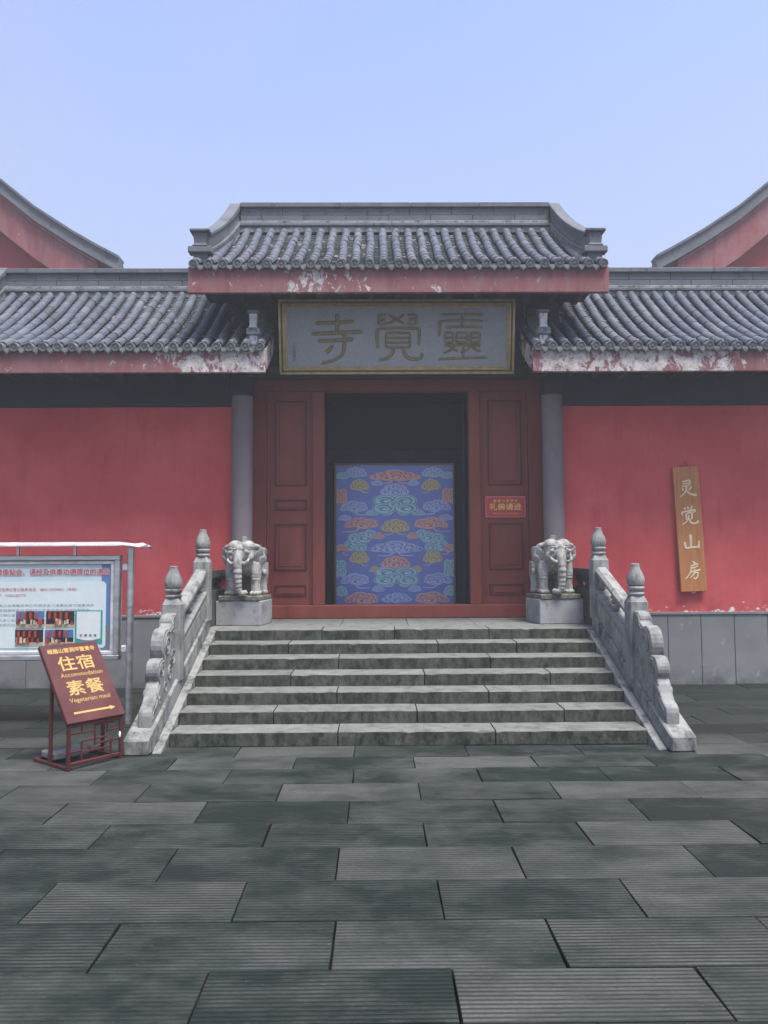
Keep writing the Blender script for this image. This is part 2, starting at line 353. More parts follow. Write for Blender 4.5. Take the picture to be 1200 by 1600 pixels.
def lettering(body, size, mat, parent, x, y, z, **k):
    me = text(body, size, **k); me.materials.clear(); me.materials.append(mat)
    return link('lettering', me, parent, (x, y, z))
def smooth_pts(pts, n=6):
    P = [Vector(p) for p in pts]
    if len(P) == 2: return [P[0].lerp(P[1], i / 4) for i in range(5)]
    out = []
    for i in range(len(P) - 1):
        p0 = P[max(i - 1, 0)]; p1 = P[i]; p2 = P[i + 1]; p3 = P[min(i + 2, len(P) - 1)]
        for j in range(n):
            t = j / n
            out.append(0.5 * ((2 * p1) + (-p0 + p2) * t + (2 * p0 - 5 * p1 + 4 * p2 - p3) * t * t + (-p0 + 3 * p1 - 3 * p2 + p3) * t ** 3))
    out.append(P[-1]); return out
def stroke(mb, pts, w0, w1=None, y=0.0, h=0.004, m=0):   # raised brush stroke in the xz plane facing -y; pts (x,z)
    w1 = w0 if w1 is None else w1
    q = smooth_pts([(p[0], p[1]) for p in pts]); n = len(q); vs = []; fs = []
    for i, p in enumerate(q):
        t = (q[min(i + 1, n - 1)] - q[max(i - 1, 0)]); t = t.normalized() if t.length > 1e-9 else Vector((1, 0))
        nn = Vector((-t.y, t.x)); u = i / (n - 1); ww = (w0 + (w1 - w0) * u) * 0.5
        if i == 0 or i == n - 1: ww *= 0.62
        a = p + nn * ww; b = p - nn * ww
        vs += [(a.x, y, a.y), (p.x + nn.x * ww * .45, y - h, p.y + nn.y * ww * .45), (p.x - nn.x * ww * .45, y - h, p.y - nn.y * ww * .45), (b.x, y, b.y)]
    for i in range(n - 1):
        for j in range(3): fs.append((i * 4 + j, i * 4 + j + 1, i * 4 + 5 + j, i * 4 + 4 + j))
    fs.append((3, 2, 1, 0)); e = (n - 1) * 4; fs.append((e, e + 1, e + 2, e + 3))
    mb.add(vs, fs, m)

# ------------------------------------------------------------------ ground
g = struct(MB().box(-55, 55, -40, 60, -0.6, -0.5).build('ground', M['far']))
pv = struct(MB().box(-14, 14, -6, 10.5, -0.45, -0.062).build('pavement', M['ground']))
struct(MB().box(-14, 14, -40, -6.01, -0.45, -0.02).build('forecourt', M['far']))
rows = [1.15, 1.59, 2.03, 2.47, 2.91, 3.286, 3.726, 4.173, 4.642, 5.06, 5.519, 5.935, 6.345, 6.707, 7.09, 7.5, 7.91, 8.32, 8.73, 9.14, 9.55, 9.96, 10.35]
slab_cache = {}
for i in range(len(rows) - 1):
    y0, y1 = rows[i], rows[i + 1]
    half = 0.62 * y1 + 0.7
    ph = -0.487 if (i % 2) else 0.01
    if y0 > 6.4: ph += random.uniform(-.15, .15)
    xs = []; x = ph - 0.993 * 14
    while x < 14: xs.append(x + random.uniform(-.025, .025)); x += 0.993
    for xa, xb in zip(xs, xs[1:]):
        if xb < CAMX - half or xa > CAMX + half: continue
        if y0 > 7.0 and xb < 2.48 and xa > -2.48: continue
        if y0 > 7.0 and xa < 2.505 and xb > 2.505: xa = 2.51
        if y0 > 7.0 and xa < -2.505 and xb > -2.505: xb = -2.51
        if xb - xa < .03: continue
        dz = random.uniform(-.004, .003)
        sb = MB().box(xa + .005, xb - .005, y0 + .003, y1 - .003, -0.06, dz)
        for q in (4, 5, 6, 7): sb.v[q] = (sb.v[q][0] + random.uniform(-.003, .003), sb.v[q][1] + random.uniform(-.002, .002), sb.v[q][2] + random.uniform(-.004, .003))
        sb.build('paving_slab', M['paving'], pv, bevel=.0025)
wide = MB(); wide.box(-14, -8.6, -6, 10.34, -.06, -.012); wide.box(8.6, 14, -6, 10.34, -.06, -.012); wide.box(-8.6, 8.6, -6, 1.14, -.06, -.012)
for sx in (-1, 1):
    a, b = sorted((sx * 2.55, sx * 8.59)); wide.box(a, b, 1.15, 10.34, -.061, -.014)
wide.build('paved_margin', M['paving'], pv)

# ------------------------------------------------------------------ stairs
Y1, TR, RS = 7.104, 0.3284, 0.1242
PZ = 7 * RS
st = thing('stone_staircase', 'broad grey stone staircase of seven mossy steps below the temple door', 'stairs', (0, Y1, 0))
joints = {1: [-.67, .80], 2: [-1.32, .12, 1.54], 3: [-.72, .85], 4: [-1.22, .22, 1.55], 5: [-.68, .95], 6: [-1.25, .35, 1.3], 7: [-.95, -.05, .98]}
for s_ in range(1, 8):
    y0 = (s_ - 1) * TR; y1 = y0 + TR + .02 if s_ < 7 else y0 + 0.42
    z1 = s_ * RS; z0 = z1 - RS + (0.0 if s_ == 1 else -0.02)
    js = [-2.18] + [j + random.uniform(-.05, .05) for j in joints[s_]] + [2.18]
    for xa, xb in zip(js, js[1:]):
        g_ = .006; dz = random.uniform(-.003, .002); xa += g_; xb -= g_; yf = y0 + random.uniform(-.004, .004)
        n = max(3, int((xb - xa) / .07)); vs = []; fs = []; ms = []
        ph = random.uniform(0, 6)
        for q in range(n + 1):
            x = xa + (xb - xa) * q / n; u = random.uniform(0, 1); wv = .0015 * math.sin(x * 2.1 + ph)
            chip = random.uniform(.003, .011) if random.random() < .06 else 0
            jy = random.uniform(-.002, .002); r_ = .007 + .004 * u + chip
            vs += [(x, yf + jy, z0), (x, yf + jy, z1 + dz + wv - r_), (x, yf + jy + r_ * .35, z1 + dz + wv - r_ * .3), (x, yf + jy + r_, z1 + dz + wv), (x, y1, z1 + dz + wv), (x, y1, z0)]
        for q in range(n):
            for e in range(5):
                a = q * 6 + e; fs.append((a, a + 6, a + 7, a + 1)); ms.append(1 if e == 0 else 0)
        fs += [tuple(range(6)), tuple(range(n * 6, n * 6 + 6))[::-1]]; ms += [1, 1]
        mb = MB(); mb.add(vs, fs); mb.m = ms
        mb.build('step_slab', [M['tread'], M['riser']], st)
core = MB(); core.prismx([(.1, -.05), (6 * TR + .9, -.05), (6 * TR + .9, PZ - .04), (2.06, .74), (.12, 0)], -2.17, 2.17)
core.build('core', M['shade_stone'], st)
for sx in (-1, 1):
    a, b = sorted((sx * 2.185, sx * 2.266))
    MB().prismx([(-.255, 0), (-.235, .012), (2.02, .862), (2.02, -.05), (-.2, -.05)][::-1], a, b).build('edge_slab', M['marble2'], st, bevel=.006)

# platform
plat = struct(MB().box(-2.5, 2.5, Y1 + 6 * TR + .43, 12.0, -.1, PZ - .03).build('platform', M['shade_stone']))
xs = [-2.5, -1.6, -.75, .1, .95, 1.75, 2.5]
for xa, xb in zip(xs, xs[1:]):
    MB().box(xa + .003, xb - .003, Y1 + 6 * TR + .425, 10.70, PZ - .028, PZ - .002).build('floor_slab', M['tread'], plat, bevel=.004)
for sx in (-1, 1):
    a, b = sorted((sx * 2.183, sx * 2.5))
    MB().box(a, b, 9.14, 9.49, -.1, PZ - .004).build('edge_block', M['marble2'], plat, bevel=.004)

# ------------------------------------------------------------------ balustrades
def zs(y): return .135 + .378 * (y - 6.78)       # top of the sloping base
def balustrade(sx, label):
    b = thing('stone_balustrade', label, 'balustrade', (sx * 2.385, 7.10, 0), 0, 'carved balustrades flanking the stairs')
    X = lambda d: d * sx
    oy = 7.10
    def pr(poly, xa, xb, name, mat, bev=.006, parent=b):
        lo, hi = sorted((X(xa), X(xb)))
        return MB().prismx([(y - oy, z) for y, z in poly], lo, hi).build(name, mat, parent, bevel=bev, smooth=False)
    pr([(6.78, 0), (9.2, 0), (9.2, zs(9.2)), (6.78, .135)], -.112, .112, 'base_beam', M['marble2'], .012)
    # newel posts
    for y, zb, zt in ((7.86, zs(7.76) - .02, 1.245), (9.16, zs(9.06) - .02, 1.665)):
        xo = -.028
        lo, hi = X(xo) - .095, X(xo) + .095
        mb = MB(); h0 = .095
        sq = lambda r, c=.014: [(r - c, -r), (r, -r + c), (r, r - c), (r - c, r), (-r + c, r), (-r, r - c), (-r, -r + c), (-r + c, -r)]
        vs = []; fs = []
        lev = [(h0, zb), (h0, zt), (h0 - .006, zt + .004), (.066, zt + .055), (.066, zt + .06)]
        for r, z in lev:
            vs += [(X(xo) + p[0], y - oy + p[1], z) for p in sq(r, r * .14)]
        for q in range(len(lev) - 1):
            for i in range(8): fs.append((q * 8 + i, q * 8 + (i + 1) % 8, q * 8 + 8 + (i + 1) % 8, q * 8 + 8 + i))
        fs.append(tuple(range(8))[::-1]); fs.append(tuple(range(32, 40)))
        mb.add(vs, fs)
        post = mb.build('post', M['marble'], b)
        mb = MB()
        mb.lathe([(.060, 0), (.082, .008), (.088, .022), (.082, .036), (.066, .042), (.066, .052), (.080, .058), (.088, .072), (.088, .086), (.076, .098), (.060, .102)],
                 (X(xo), y - oy, zt + .058), 20)
        mb.build('finial_ring', M['marble2'], post, smooth=True)
        mb = MB()
        mb.lathe([(.060, 0), (.078, .012), (.088, .045), (.086, .075), (.074, .115), (.058, .150), (.045, .180), (.040, .205), (.041, .222), (.030, .228)],
                 (X(xo), y - oy, zt + .158), 28, ripple=.035, twist=.09)
        mb.build('finial_bud', M['marble'], post, smooth=True)
    # handrail, cloud supports, panel
    ya, yb = 7.95, 9.07
    rl = lambda y: 1.17 + (y - 7.95) * .375
    pr([(ya, rl(ya) - .10), (yb, rl(yb) - .10), (yb, rl(yb)), (ya, rl(ya))], -.103, .047, 'handrail', M['marble'], .03)
    pr([(ya, zs(ya) - .01), (yb, zs(yb) - .01), (yb, rl(yb) - .29), (ya, rl(ya) - .29)], -.088, .032, 'panel', M['marble'], .006)
    pr([(ya, rl(ya) - .315), (yb, rl(yb) - .315), (yb, rl(yb) - .27), (ya, rl(ya) - .27)], -.103, .047, 'panel_rail', M['marble'], .01)
    # raised border on the panel
    for face in (-.092, .036):
        for (pa, pb) in ((ya + .07, yb - .07),):
            pr([(pa, zs(pa) + .05), (pb, zs(pb) + .05), (pb, rl(pb) - .36), (pa, rl(pa) - .36)], face - .004, face + .004, 'panel_field', M['marble'], .003)
    for f in (.02, .5, .98):
        yc = ya + (yb - ya) * f; z0 = rl(yc) - .275; z1 = rl(yc) - .09
        mb = MB(); xm = X(-.028)
        if f == .5:
            for dy, dz, r in ((0, .035, .05), (-.06, .07, .045), (.06, .10, .045), (0, .12, .06), (-.09, .13, .035), (.09, .15, .035), (-.05, .165, .035)):
                mb.ell((xm, yc - oy + dy, z0 + dz), (.04, r, r * .75), 12)
        else:
            sg = 1 if f < .5 else -1
            for dy, dz, r in ((0, .03, .05), (.03 * sg, .08, .05), (.05 * sg, .12, .045), (.02 * sg, .15, .06), (.10 * sg, .155 + .03 * sg, .035)):
                mb.ell((xm, yc - oy + dy, z0 + dz), (.04, r, r * .75), 12)
        mb.build('cloud_support', M['marble2'], b, smooth=True)
    # scroll drum stone at the foot
    pf = [(7.79, zs(7.79) - .01), (7.79, 1.12)]
    def arc(cy, cz, r, a0, a1, n=10):
        return [(cy + r * math.cos(R(a0 + (a1 - a0) * i / n)), cz + r * math.sin(R(a0 + (a1 - a0) * i / n))) for i in range(n + 1)]
    pf += arc(7.70, 1.05, .07, 60, 195, 6) + arc(7.46, .86, .155, 62, 222, 10) + arc(7.27, .655, .105, 95, 232, 8)
    pf += [(7.185, .55), (7.16, .52), (7.125, .45), (7.08, .40), (7.02, .375), (6.985, .35), (6.975, .31), (6.975, zs(6.975) - .01)]
    pf = [(y - .02, z + (.06 * (y - 7.1) if z > zs(y) + .02 else 0)) for y, z in pf]
    pf[-1] = (pf[-1][0], zs(pf[-1][0]) - .01); pf[0] = (pf[0][0], zs(pf[0][0]) - .01)
    pf = pf[::-1]
    drum = pr(pf, -.085, .035, 'scroll_stone', M['marble'], .008)
    for face, sg in ((-.085, -1), (.035, 1)):
        mb = MB(); xx = X(face)
        def spiral(cy, cz, r, turns, a0, th=.011):
            pts = []
            for i in range(int(14 * turns) + 1):
                a = R(a0) + 2 * math.pi * i / 14; rr = r * (1 - .8 * i / (14 * turns))
                pts.append((xx, cy - .02 - oy + rr * math.cos(a), cz + .06 * (cy - 7.1) + rr * math.sin(a)))
            mb.tube(pts, th, 5)
        spiral(7.47, .86, .105, 1.9, 120); spiral(7.30, .655, .072, 1.6, 120, .009); spiral(7.68, .98, .06, 1.3, 60, .009)
        spiral(7.66, .72, .085, 1.7, 200); spiral(7.55, .575, .075, 1.6, 40); spiral(7.18, .45, .05, 1.3, 90, .008); spiral(7.40, .475, .06, 1.4, 300, .009); spiral(7.22, .38, .04, 1.2, 10, .008)
        bd = [(y + (.028 if y < 7.6 else .0), z - .03) for y, z in pf[::-1][2:-1]]
        mb.tube([(xx, y - oy, z) for y, z in bd], .009, 5)
        mb.build('carved_scrolls', M['marble'], drum, smooth=True)
    return b
balustrade(-1, 'carved grey stone balustrade with bud finials beside the notice board, left of the stairs')
balustrade(1, 'carved grey stone balustrade with bud finials on the side of the hanging wooden sign')

def side_rail(sx, label):
    o = thing('landing_balustrade', label, 'balustrade', (sx * 2.395, 9.80, PZ), 0, 'dark balustrades at the sides of the landing')
    x0, x1 = -.095, .095
    MB().box(x0 + .02, x1 - .02, -.545, .54, -.002, .44).build('panel', M['shade_stone'], o, bevel=.006)
    MB().box(x0, x1, -.545, .54, .585, .685).build('handrail', M['shade_stone'], o, bevel=.02, seg=2)
    for y in (-.38, -.02, .34):
        MB().lathe([(.055, 0), (.06, .02), (.035, .045), (.035, .06), (.06, .10), (.055, .125), (.075, .155)], ((x0 + x1) / 2, y, .435), 12).build('baluster', M['shade_stone'], o, smooth=True)
side_rail(-1, 'low dark stone railing on the landing behind the left elephant')
side_rail(1, 'low dark stone railing on the landing behind the right elephant')

# ------------------------------------------------------------------ roofs
def barrel_mesh():
    L, r0, r1, n = .262, .056, .054, 8
    vs = []; fs = []
    for y, r in ((0, r0), (.014, r0 + .0008), (L, r1)):
        for i in range(n + 1):
            a = math.pi * i / n; vs.append((r * math.cos(a), y, r * math.sin(a)))
    m = n + 1
    for q in range(2):
        for i in range(n): fs.append((q * m + i, q * m + i + 1, q * m + m + i + 1, q * m + m + i))
    fs.append(tuple(range(m)))
    mb = MB(); mb.add(vs, [f[::-1] for f in fs]); return mb.mesh('barrel_tile', M['tile'], smooth=True)
BARREL = barrel_mesh()
def eave_mesh():
    mb = MB()
    def ring(y, r, n=16): return [(r * math.cos(2 * math.pi * i / n), y, r * math.sin(2 * math.pi * i / n)) for i in range(n)]
    n = 16; vs = []
    for y, r in ((.11, .050), (-.014, .056), (-.02, .053), (-.02, .043), (-.010, .040), (-.010, .018), (-.017, .010)): vs += ring(y, r)
    fs = [(q * n + i, q * n + (i + 1) % n, q * n + n + (i + 1) % n, q * n + n + i) for q in range(6) for i in range(n)]
    fs.append(tuple(range(6 * n, 7 * n)))
    mb.add(vs, fs); mb.ell((0, .055, .066), (.026, .026, .024), 10)
    return mb.mesh('eave_tile', M['eave'], smooth=True)
EAVE = eave_mesh()
def drip_mesh():
    mb = MB(); p = [(-.062, .012), (-.060, -.010), (-.050, -.022), (-.026, -.042), (0, -.070), (.026, -.042), (.050, -.022), (.060, -.010), (.062, .012)]
    mb.prismy(p, -.012, .008)
    q = [(x * .62, z * .62 - .01) for x, z in p]; mb.prismy(q, -.019, -.012)
    return mb.mesh('drip_tile', M['eave'])
DRIP = drip_mesh()
def curve(y0, z0, y1, z1, n=24):
    """concave roof line from the eave (t=0) up to the ridge"""
    out = []
    for i in range(n + 1):
        t = i / n; out.append((y0 + (y1 - y0) * t, z0 + (z1 - z0) * (0.72 * t + 0.28 * t * t)))
    return out
def along(cv, d):
    acc = 0
    for (a, b), (c_, e) in zip(cv, cv[1:]):
        L = math.hypot(c_ - a, e - b)
        if acc + L >= d or (c_, e) == cv[-1]:
            t = (d - acc) / L; return a + (c_ - a) * t, b + (e - b) * t, math.atan2(e - b, c_ - a)
        acc += L
def length(cv): return sum(math.hypot(c_ - a, e - b) for (a, b), (c_, e) in zip(cv, cv[1:]))
def tiled_slope(roof, o, xs, cv, limit=None):
    """roof: parent part; o: world offset of its thing; xs: barrel centres; limit(x) -> greatest y"""
    L = length(cv); st_ = .232; n = int((L - .09) / st_) + 1
    pitch = abs(xs[1] - xs[0])
    for x in xs:
        ly = limit(x) if limit else 99
        y, z, a = along(cv, 0)
        link('eave_tile', EAVE, roof, (x - o[0] + random.uniform(-.003, .003), y - o[1] + random.uniform(-.004, .004), z - o[2] + .03), (a * .35 + random.uniform(-.05, .05), random.uniform(-.1, .1), random.uniform(-.05, .05)))
        for q in range(n):
            d = .07 + q * st_
            y, z, a = along(cv, min(d, L))
            if y > ly: break
            rx = random.uniform(-.0035, .0035)
            link('barrel_tile', BARREL, roof, (x - o[0] + rx + .006 * math.sin(q * .9 + x * 7.3), y - o[1], z - o[2] + .034 + random.uniform(-.0012, .0012)), (a + random.uniform(-.006, .006), random.uniform(-.03, .03), random.uniform(-.014, .014)))
    pm = MB()
    gaps = [(a + b) / 2 for a, b in zip(xs, xs[1:])]
    for x in gaps:
        y, z, a = along(cv, 0)
        link('drip_tile', DRIP, roof, (x - o[0] + random.uniform(-.003, .003), y - o[1] + .012, z - o[2] + .006), (random.uniform(-.08, .02), random.uniform(-.04, .04), random.uniform(-.05, .05)))
        ly = limit(x) if limit else 99
        nl = int(L / .085)
        for q in range(nl):
            d0, d1 = q * .085, q * .085 + .1
            ya, za, a0 = along(cv, d0); yb, zb, a1 = along(cv, min(d1, L))
            if yb > ly + .1: break
            j = random.uniform(-.004, .006)
            vs = []
            for (yy, zz, up) in ((ya, za, -.016), (ya, za, .0 + j), (yb, zb, -.016)):
                for i in range(5):
                    u = -1 + i / 2; vs.append((x - o[0] + u * pitch * .5, yy - o[1], zz - o[2] + up + .022 * u * u))
            fs = [(b * 5 + i, b * 5 + i + 1, b * 5 + 6 + i, b * 5 + 5 + i) for b in range(2) for i in range(4)]
            pm.add(vs, fs)
    tag(pm.build('pan_tiles', M['pan'], roof), kind='stuff')
def ridge_courses(roof, o, x0, x1, yr, zb, zt, pale=True):
    """stacked moulded ridge along x, front face stepping in and out"""
    H = zt - zb
    c_ = [('ridge_course', .00, .20, .15, M['ridge_pale']), ('ridge_course', .20, .30, .175, M['ridge']), ('ridge_course', .30, .40, .145, M['ridge_pale']),
          ('ridge_brick', .40, .60, .115, M['ridge']), ('ridge_brick', .60, .84, .11, M['ridge']), ('ridge_cap', .84, 1.0, .15, M['ridge'])]
    for qi, (nm, a, b, hw, mt) in enumerate(c_):
        L = {'ridge_course': 1.3, 'ridge_brick': .62, 'ridge_cap': 1.0}[nm]
        x = x0; first = True
        while x < x1 - 1e-3:
            xe = x + (L * (.5 if first and qi % 2 else 1)); first = False
            if x1 - xe < .25: xe = x1
            j = random.uniform(-.003, .003)
            MB().box(x + .002 - o[0], xe - .002 - o[0], yr - hw + j - o[1], yr + hw + j - o[1], zb + H * a - o[2] + .001, zb + H * b - o[2] - .001).build(nm, mt, roof, bevel=.008)
            x = xe
def end_ridge(roof, o, xc, cv, yr, zt, y_end, h=.36, sx=1, f=1.0, g=1.0, flare=0.0, pale=True):
    """descending ridge down the end of the roof, with its block at the eave"""
    pts = [(y, z) for y, z in cv if y >= y_end]
    T = [(y - o[1], z - o[2]) for y, z in pts]
    def layer(lo, hi, hw, mt, nm, lift_top=0.0):
        n = len(T)
        up = [(y, z + hi + lift_top * (i / (n - 1)) ** 3) for i, (y, z) in enumerate(T)]
        dn = [(y, z + lo) for y, z in T]
        # carried to the ridge line
        ye = yr - o[1] + .10
        up = up + [(ye, up[-1][1] + .03)]; dn = dn + [(ye, dn[-1][1])]
        q = MB().prismx(dn + up[::-1], xc - o[0] - hw, xc - o[0] + hw)
        q.v = [(x + sx * flare * max(0, (ye - y) / (ye - T[0][0])) ** 1.3, y, z) for x, y, z in q.v]
        q.build(nm, mt, roof, bevel=.008)
    layer(-.02, .13, .085, M['ridge_pale'], 'end_ridge_foot')
    layer(.131, .18, .095, M['ridge'], 'end_ridge_course')
    layer(.181, h - .05, .062, M['ridge'], 'end_ridge_body')
    layer(h - .049, h, .080, M['ridge'], 'end_ridge_cap', .05)
    y, z = pts[0]
    y -= o[1]; z -= o[2]; X = xc - o[0] + sx * flare; nk = M['neck'] if pale else M['ridge']; bk = M['ridge_pale'] if pale else M['ridge']
    MB().box(X - .15 * f, X + .15 * f, y - .12 * f, y + .02, z + .10 * g, z + .185 * g).build('end_block', bk, roof, bevel=.012)
    MB().box(X - .09 * f, X + .09 * f, y - .075 * f, y + .01, z - .02, z + .10 * g - .001).build('end_neck', nk, roof, bevel=.006)
    q = MB(); q.add([(X + dx * r * f, y - .045 * f + dy * r * .8 * f, z + zz * g) for zz, r in ((.186, .10), (.22, .075), (.36, .085)) for dx, dy in ((-1, -1), (1, -1), (1, 1), (-1, 1))],
                    [(0, 3, 2, 1), (8, 9, 10, 11)] + [(k_ * 4 + i, k_ * 4 + (i + 1) % 4, k_ * 4 + 4 + (i + 1) % 4, k_ * 4 + 4 + i) for k_ in range(2) for i in range(4)])
    q.build('finial_neck', nk, roof, bevel=.006)
    MB().box(X - .125 * f, X + .125 * f, y - .145 * f, y + .055 * f, z + .361 * g, z + .40 * g).build('finial_cap', M['ridge'], roof, bevel=.01)
def back_slope(roof, o, x0, x1, yr, cv, mat):
    pts = [(2 * yr - y, z) for y, z in cv]
    top = [(y - o[1], z - o[2]) for y, z in pts]; bot = [(y, z - .06) for y, z in top]
    MB().prismx(top + bot[::-1], x0 - o[0], x1 - o[0]).build('back_slope', mat, roof)
def under(roof, o, x0, x1, cv, mat, drop=.03, th=.05):
    cv = [p for p in cv if p[0] > cv[0][0] + .12]
    top = [(y - o[1], z - o[2] - drop) for y, z in cv]; bot = [(y, z - th) for y, z in top]
    MB().prismx(bot + top[::-1], x0 - o[0], x1 - o[0]).build('roof_deck', mat, roof)

# ------------------------------------------------------------------ gatehouse
O = (0, 10.75, 0)
gate = thing('temple_gatehouse', 'red temple gatehouse with raised grey tiled roof over the central doorway', 'gatehouse', O)
gp = lambda mb, name, mat, **k: mb.build(name, mat, gate, **k)
gy = lambda y: y - O[1]
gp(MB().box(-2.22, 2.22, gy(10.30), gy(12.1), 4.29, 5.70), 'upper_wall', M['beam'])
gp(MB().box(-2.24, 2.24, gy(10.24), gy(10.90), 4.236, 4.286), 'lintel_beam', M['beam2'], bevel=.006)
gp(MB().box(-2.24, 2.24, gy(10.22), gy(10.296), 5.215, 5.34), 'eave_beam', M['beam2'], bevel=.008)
for sx in (-1, 1):
    a, b = sorted((sx * 2.053, sx * 2.235)); gp(MB().box(a, b, gy(10.42), gy(12.0), PZ - .03, 4.234), 'side_wall', M['column'])
    cx = sx * 2.097
    col = gp(MB().lathe([(.141, 0), (.141, 3.1)], (cx, gy(10.30), PZ), 28), 'column', M['column'], smooth=True)
    MB().box(cx - .145, cx + .145, gy(10.14), gy(10.44), PZ + 3.02, 4.233).build('capital', M['beam'], col, bevel=.012)
# doorway frame
D0, D1 = gy(10.75), gy(10.89)
for xa, xb in ((-2.05, -1.837), (-1.191, -1.018), (1.016, 1.178), (1.855, 2.05)):
    gp(MB().box(xa, xb, D0, D1, PZ + .183, 4.060), 'jamb', M['door'], bevel=.007)
gp(MB().box(-2.05, 2.05, D0 - .004, D1, 4.063, 4.233), 'lintel', M['door'], bevel=.007)
gp(MB().box(-2.05, 2.05, D0 - .035, D1 + .05, PZ - .003, PZ + .180), 'threshold', M['door'], bevel=.01)
PANELS = [(3.934, 2.719), (2.529, 2.375), (2.186, 1.53), (1.333, 1.173)]      # top and bottom of each door panel
for xa, xb in ((-1.835, -1.193), (1.18, 1.853)):
    leaf = gp(MB().box(xa, xb, gy(10.815), gy(10.855), PZ + .182, 4.062), 'door_leaf', M['door'])
    yy = gy(10.815)
    pa, pb = xa + .11, xb - .085
    for zt, zb in PANELS:
        fr = MB(); wd = .022
        for (x0, x1, z0, z1) in ((pa, pb, zt - wd, zt), (pa, pb, zb, zb + wd), (pa, pa + wd, zb + wd, zt - wd), (pb - wd, pb, zb + wd, zt - wd)):
            fr.box(x0, x1, yy - .018, yy + .005, z0, z1)
        fr.build('panel_moulding', M['door_dark'], leaf, bevel=.005)
        if zt - zb > .3:
            MB().box(pa + .06, pb - .06, yy - .012, yy + .004, zb + .06, zt - .06).build('raised_panel', M['door'], leaf, bevel=.008)
        else:
            MB().box(pa + .04, pb - .04, yy - .010, yy + .004, zb + .035, zt - .035).build('raised_panel', M['door'], leaf, bevel=.006)
    MB().box(xa + .002, xa + .035, yy - .02, yy + .004, PZ + .187, 4.058).build('stile', M['door'], leaf, bevel=.004)
    MB().box(xb - .035, xb - .002, yy - .02, yy + .004, PZ + .187, 4.058).build('stile', M['door'], leaf, bevel=.004)
# dark passage behind the opening
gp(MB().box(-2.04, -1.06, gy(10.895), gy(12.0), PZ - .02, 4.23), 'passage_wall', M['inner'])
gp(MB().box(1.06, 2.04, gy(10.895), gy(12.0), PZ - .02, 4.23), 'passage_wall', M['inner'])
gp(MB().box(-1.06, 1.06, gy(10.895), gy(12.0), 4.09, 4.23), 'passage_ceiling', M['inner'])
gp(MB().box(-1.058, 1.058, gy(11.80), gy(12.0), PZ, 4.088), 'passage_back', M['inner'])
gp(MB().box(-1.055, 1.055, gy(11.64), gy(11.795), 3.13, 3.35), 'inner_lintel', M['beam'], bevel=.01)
for xa, xb in ((-1.055, -.945), (.91, 1.055)):
    gp(MB().box(xa, xb, gy(11.64), gy(11.795), PZ, 3.128), 'inner_jamb', M['beam'], bevel=.01)
gp(MB().box(.965, 1.005, gy(11.10), gy(11.14), PZ + .02, 4.0), 'inner_post', M['beam'], bevel=.006)
# roof of the gate
roof = link('roof', None, gate)
CVM = curve(9.27, 5.295, 11.03, 6.475)
xs = [-2.53 + 5.06 * i / 28 for i in range(29)]
tiled_slope(roof, O, xs, CVM)
under(roof, O, -2.59, 2.59, CVM, M['beam'], .035, .05)
back_slope(roof, O, -2.6, 2.6, 11.10, CVM, M['tile'])
ridge_courses(roof, O, -2.27, 2.27, 11.12, 6.455, 6.915)
for sx in (-1, 1): end_ridge(roof, O, sx * 2.34, CVM, 11.12, 6.9, 9.52, .40, sx, 1.0, 1.0, .155, False)
gp(MB().box(-2.607, 2.607, gy(9.31), gy(9.38), 4.978, 5.305), 'fascia', M['fascia_m'], bevel=.005)
for sx in (-1, 1):
    a, b = sorted((sx * 2.545, sx * 2.604))
    bot = [(y - O[1], max(4.978, z - .32)) for y, z in CVM if y > 9.39]; top = [(y - O[1], z - .04) for y, z in CVM if y > 9.39]
    gp(MB().prismx(bot + top[::-1], a, b), 'gable_board', M['fascia_m'], bevel=.004)
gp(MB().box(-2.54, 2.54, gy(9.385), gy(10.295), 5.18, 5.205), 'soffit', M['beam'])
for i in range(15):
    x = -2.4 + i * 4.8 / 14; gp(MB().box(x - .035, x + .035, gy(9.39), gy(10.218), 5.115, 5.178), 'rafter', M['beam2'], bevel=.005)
gable = [(gy(9.5), 5.21)] + [(y - O[1], z - .05) for y, z in CVM if y > 9.5] + [(2 * 11.10 - y - O[1], z - .05) for y, z in CVM[::-1] if y > 9.5] + [(gy(12.7), 5.21)]
for sx in (-1, 1):
    a, b = sorted((sx * 2.25, sx * 2.31)); gp(MB().prismx(gable, a, b), 'gable_infill', M['beam'])

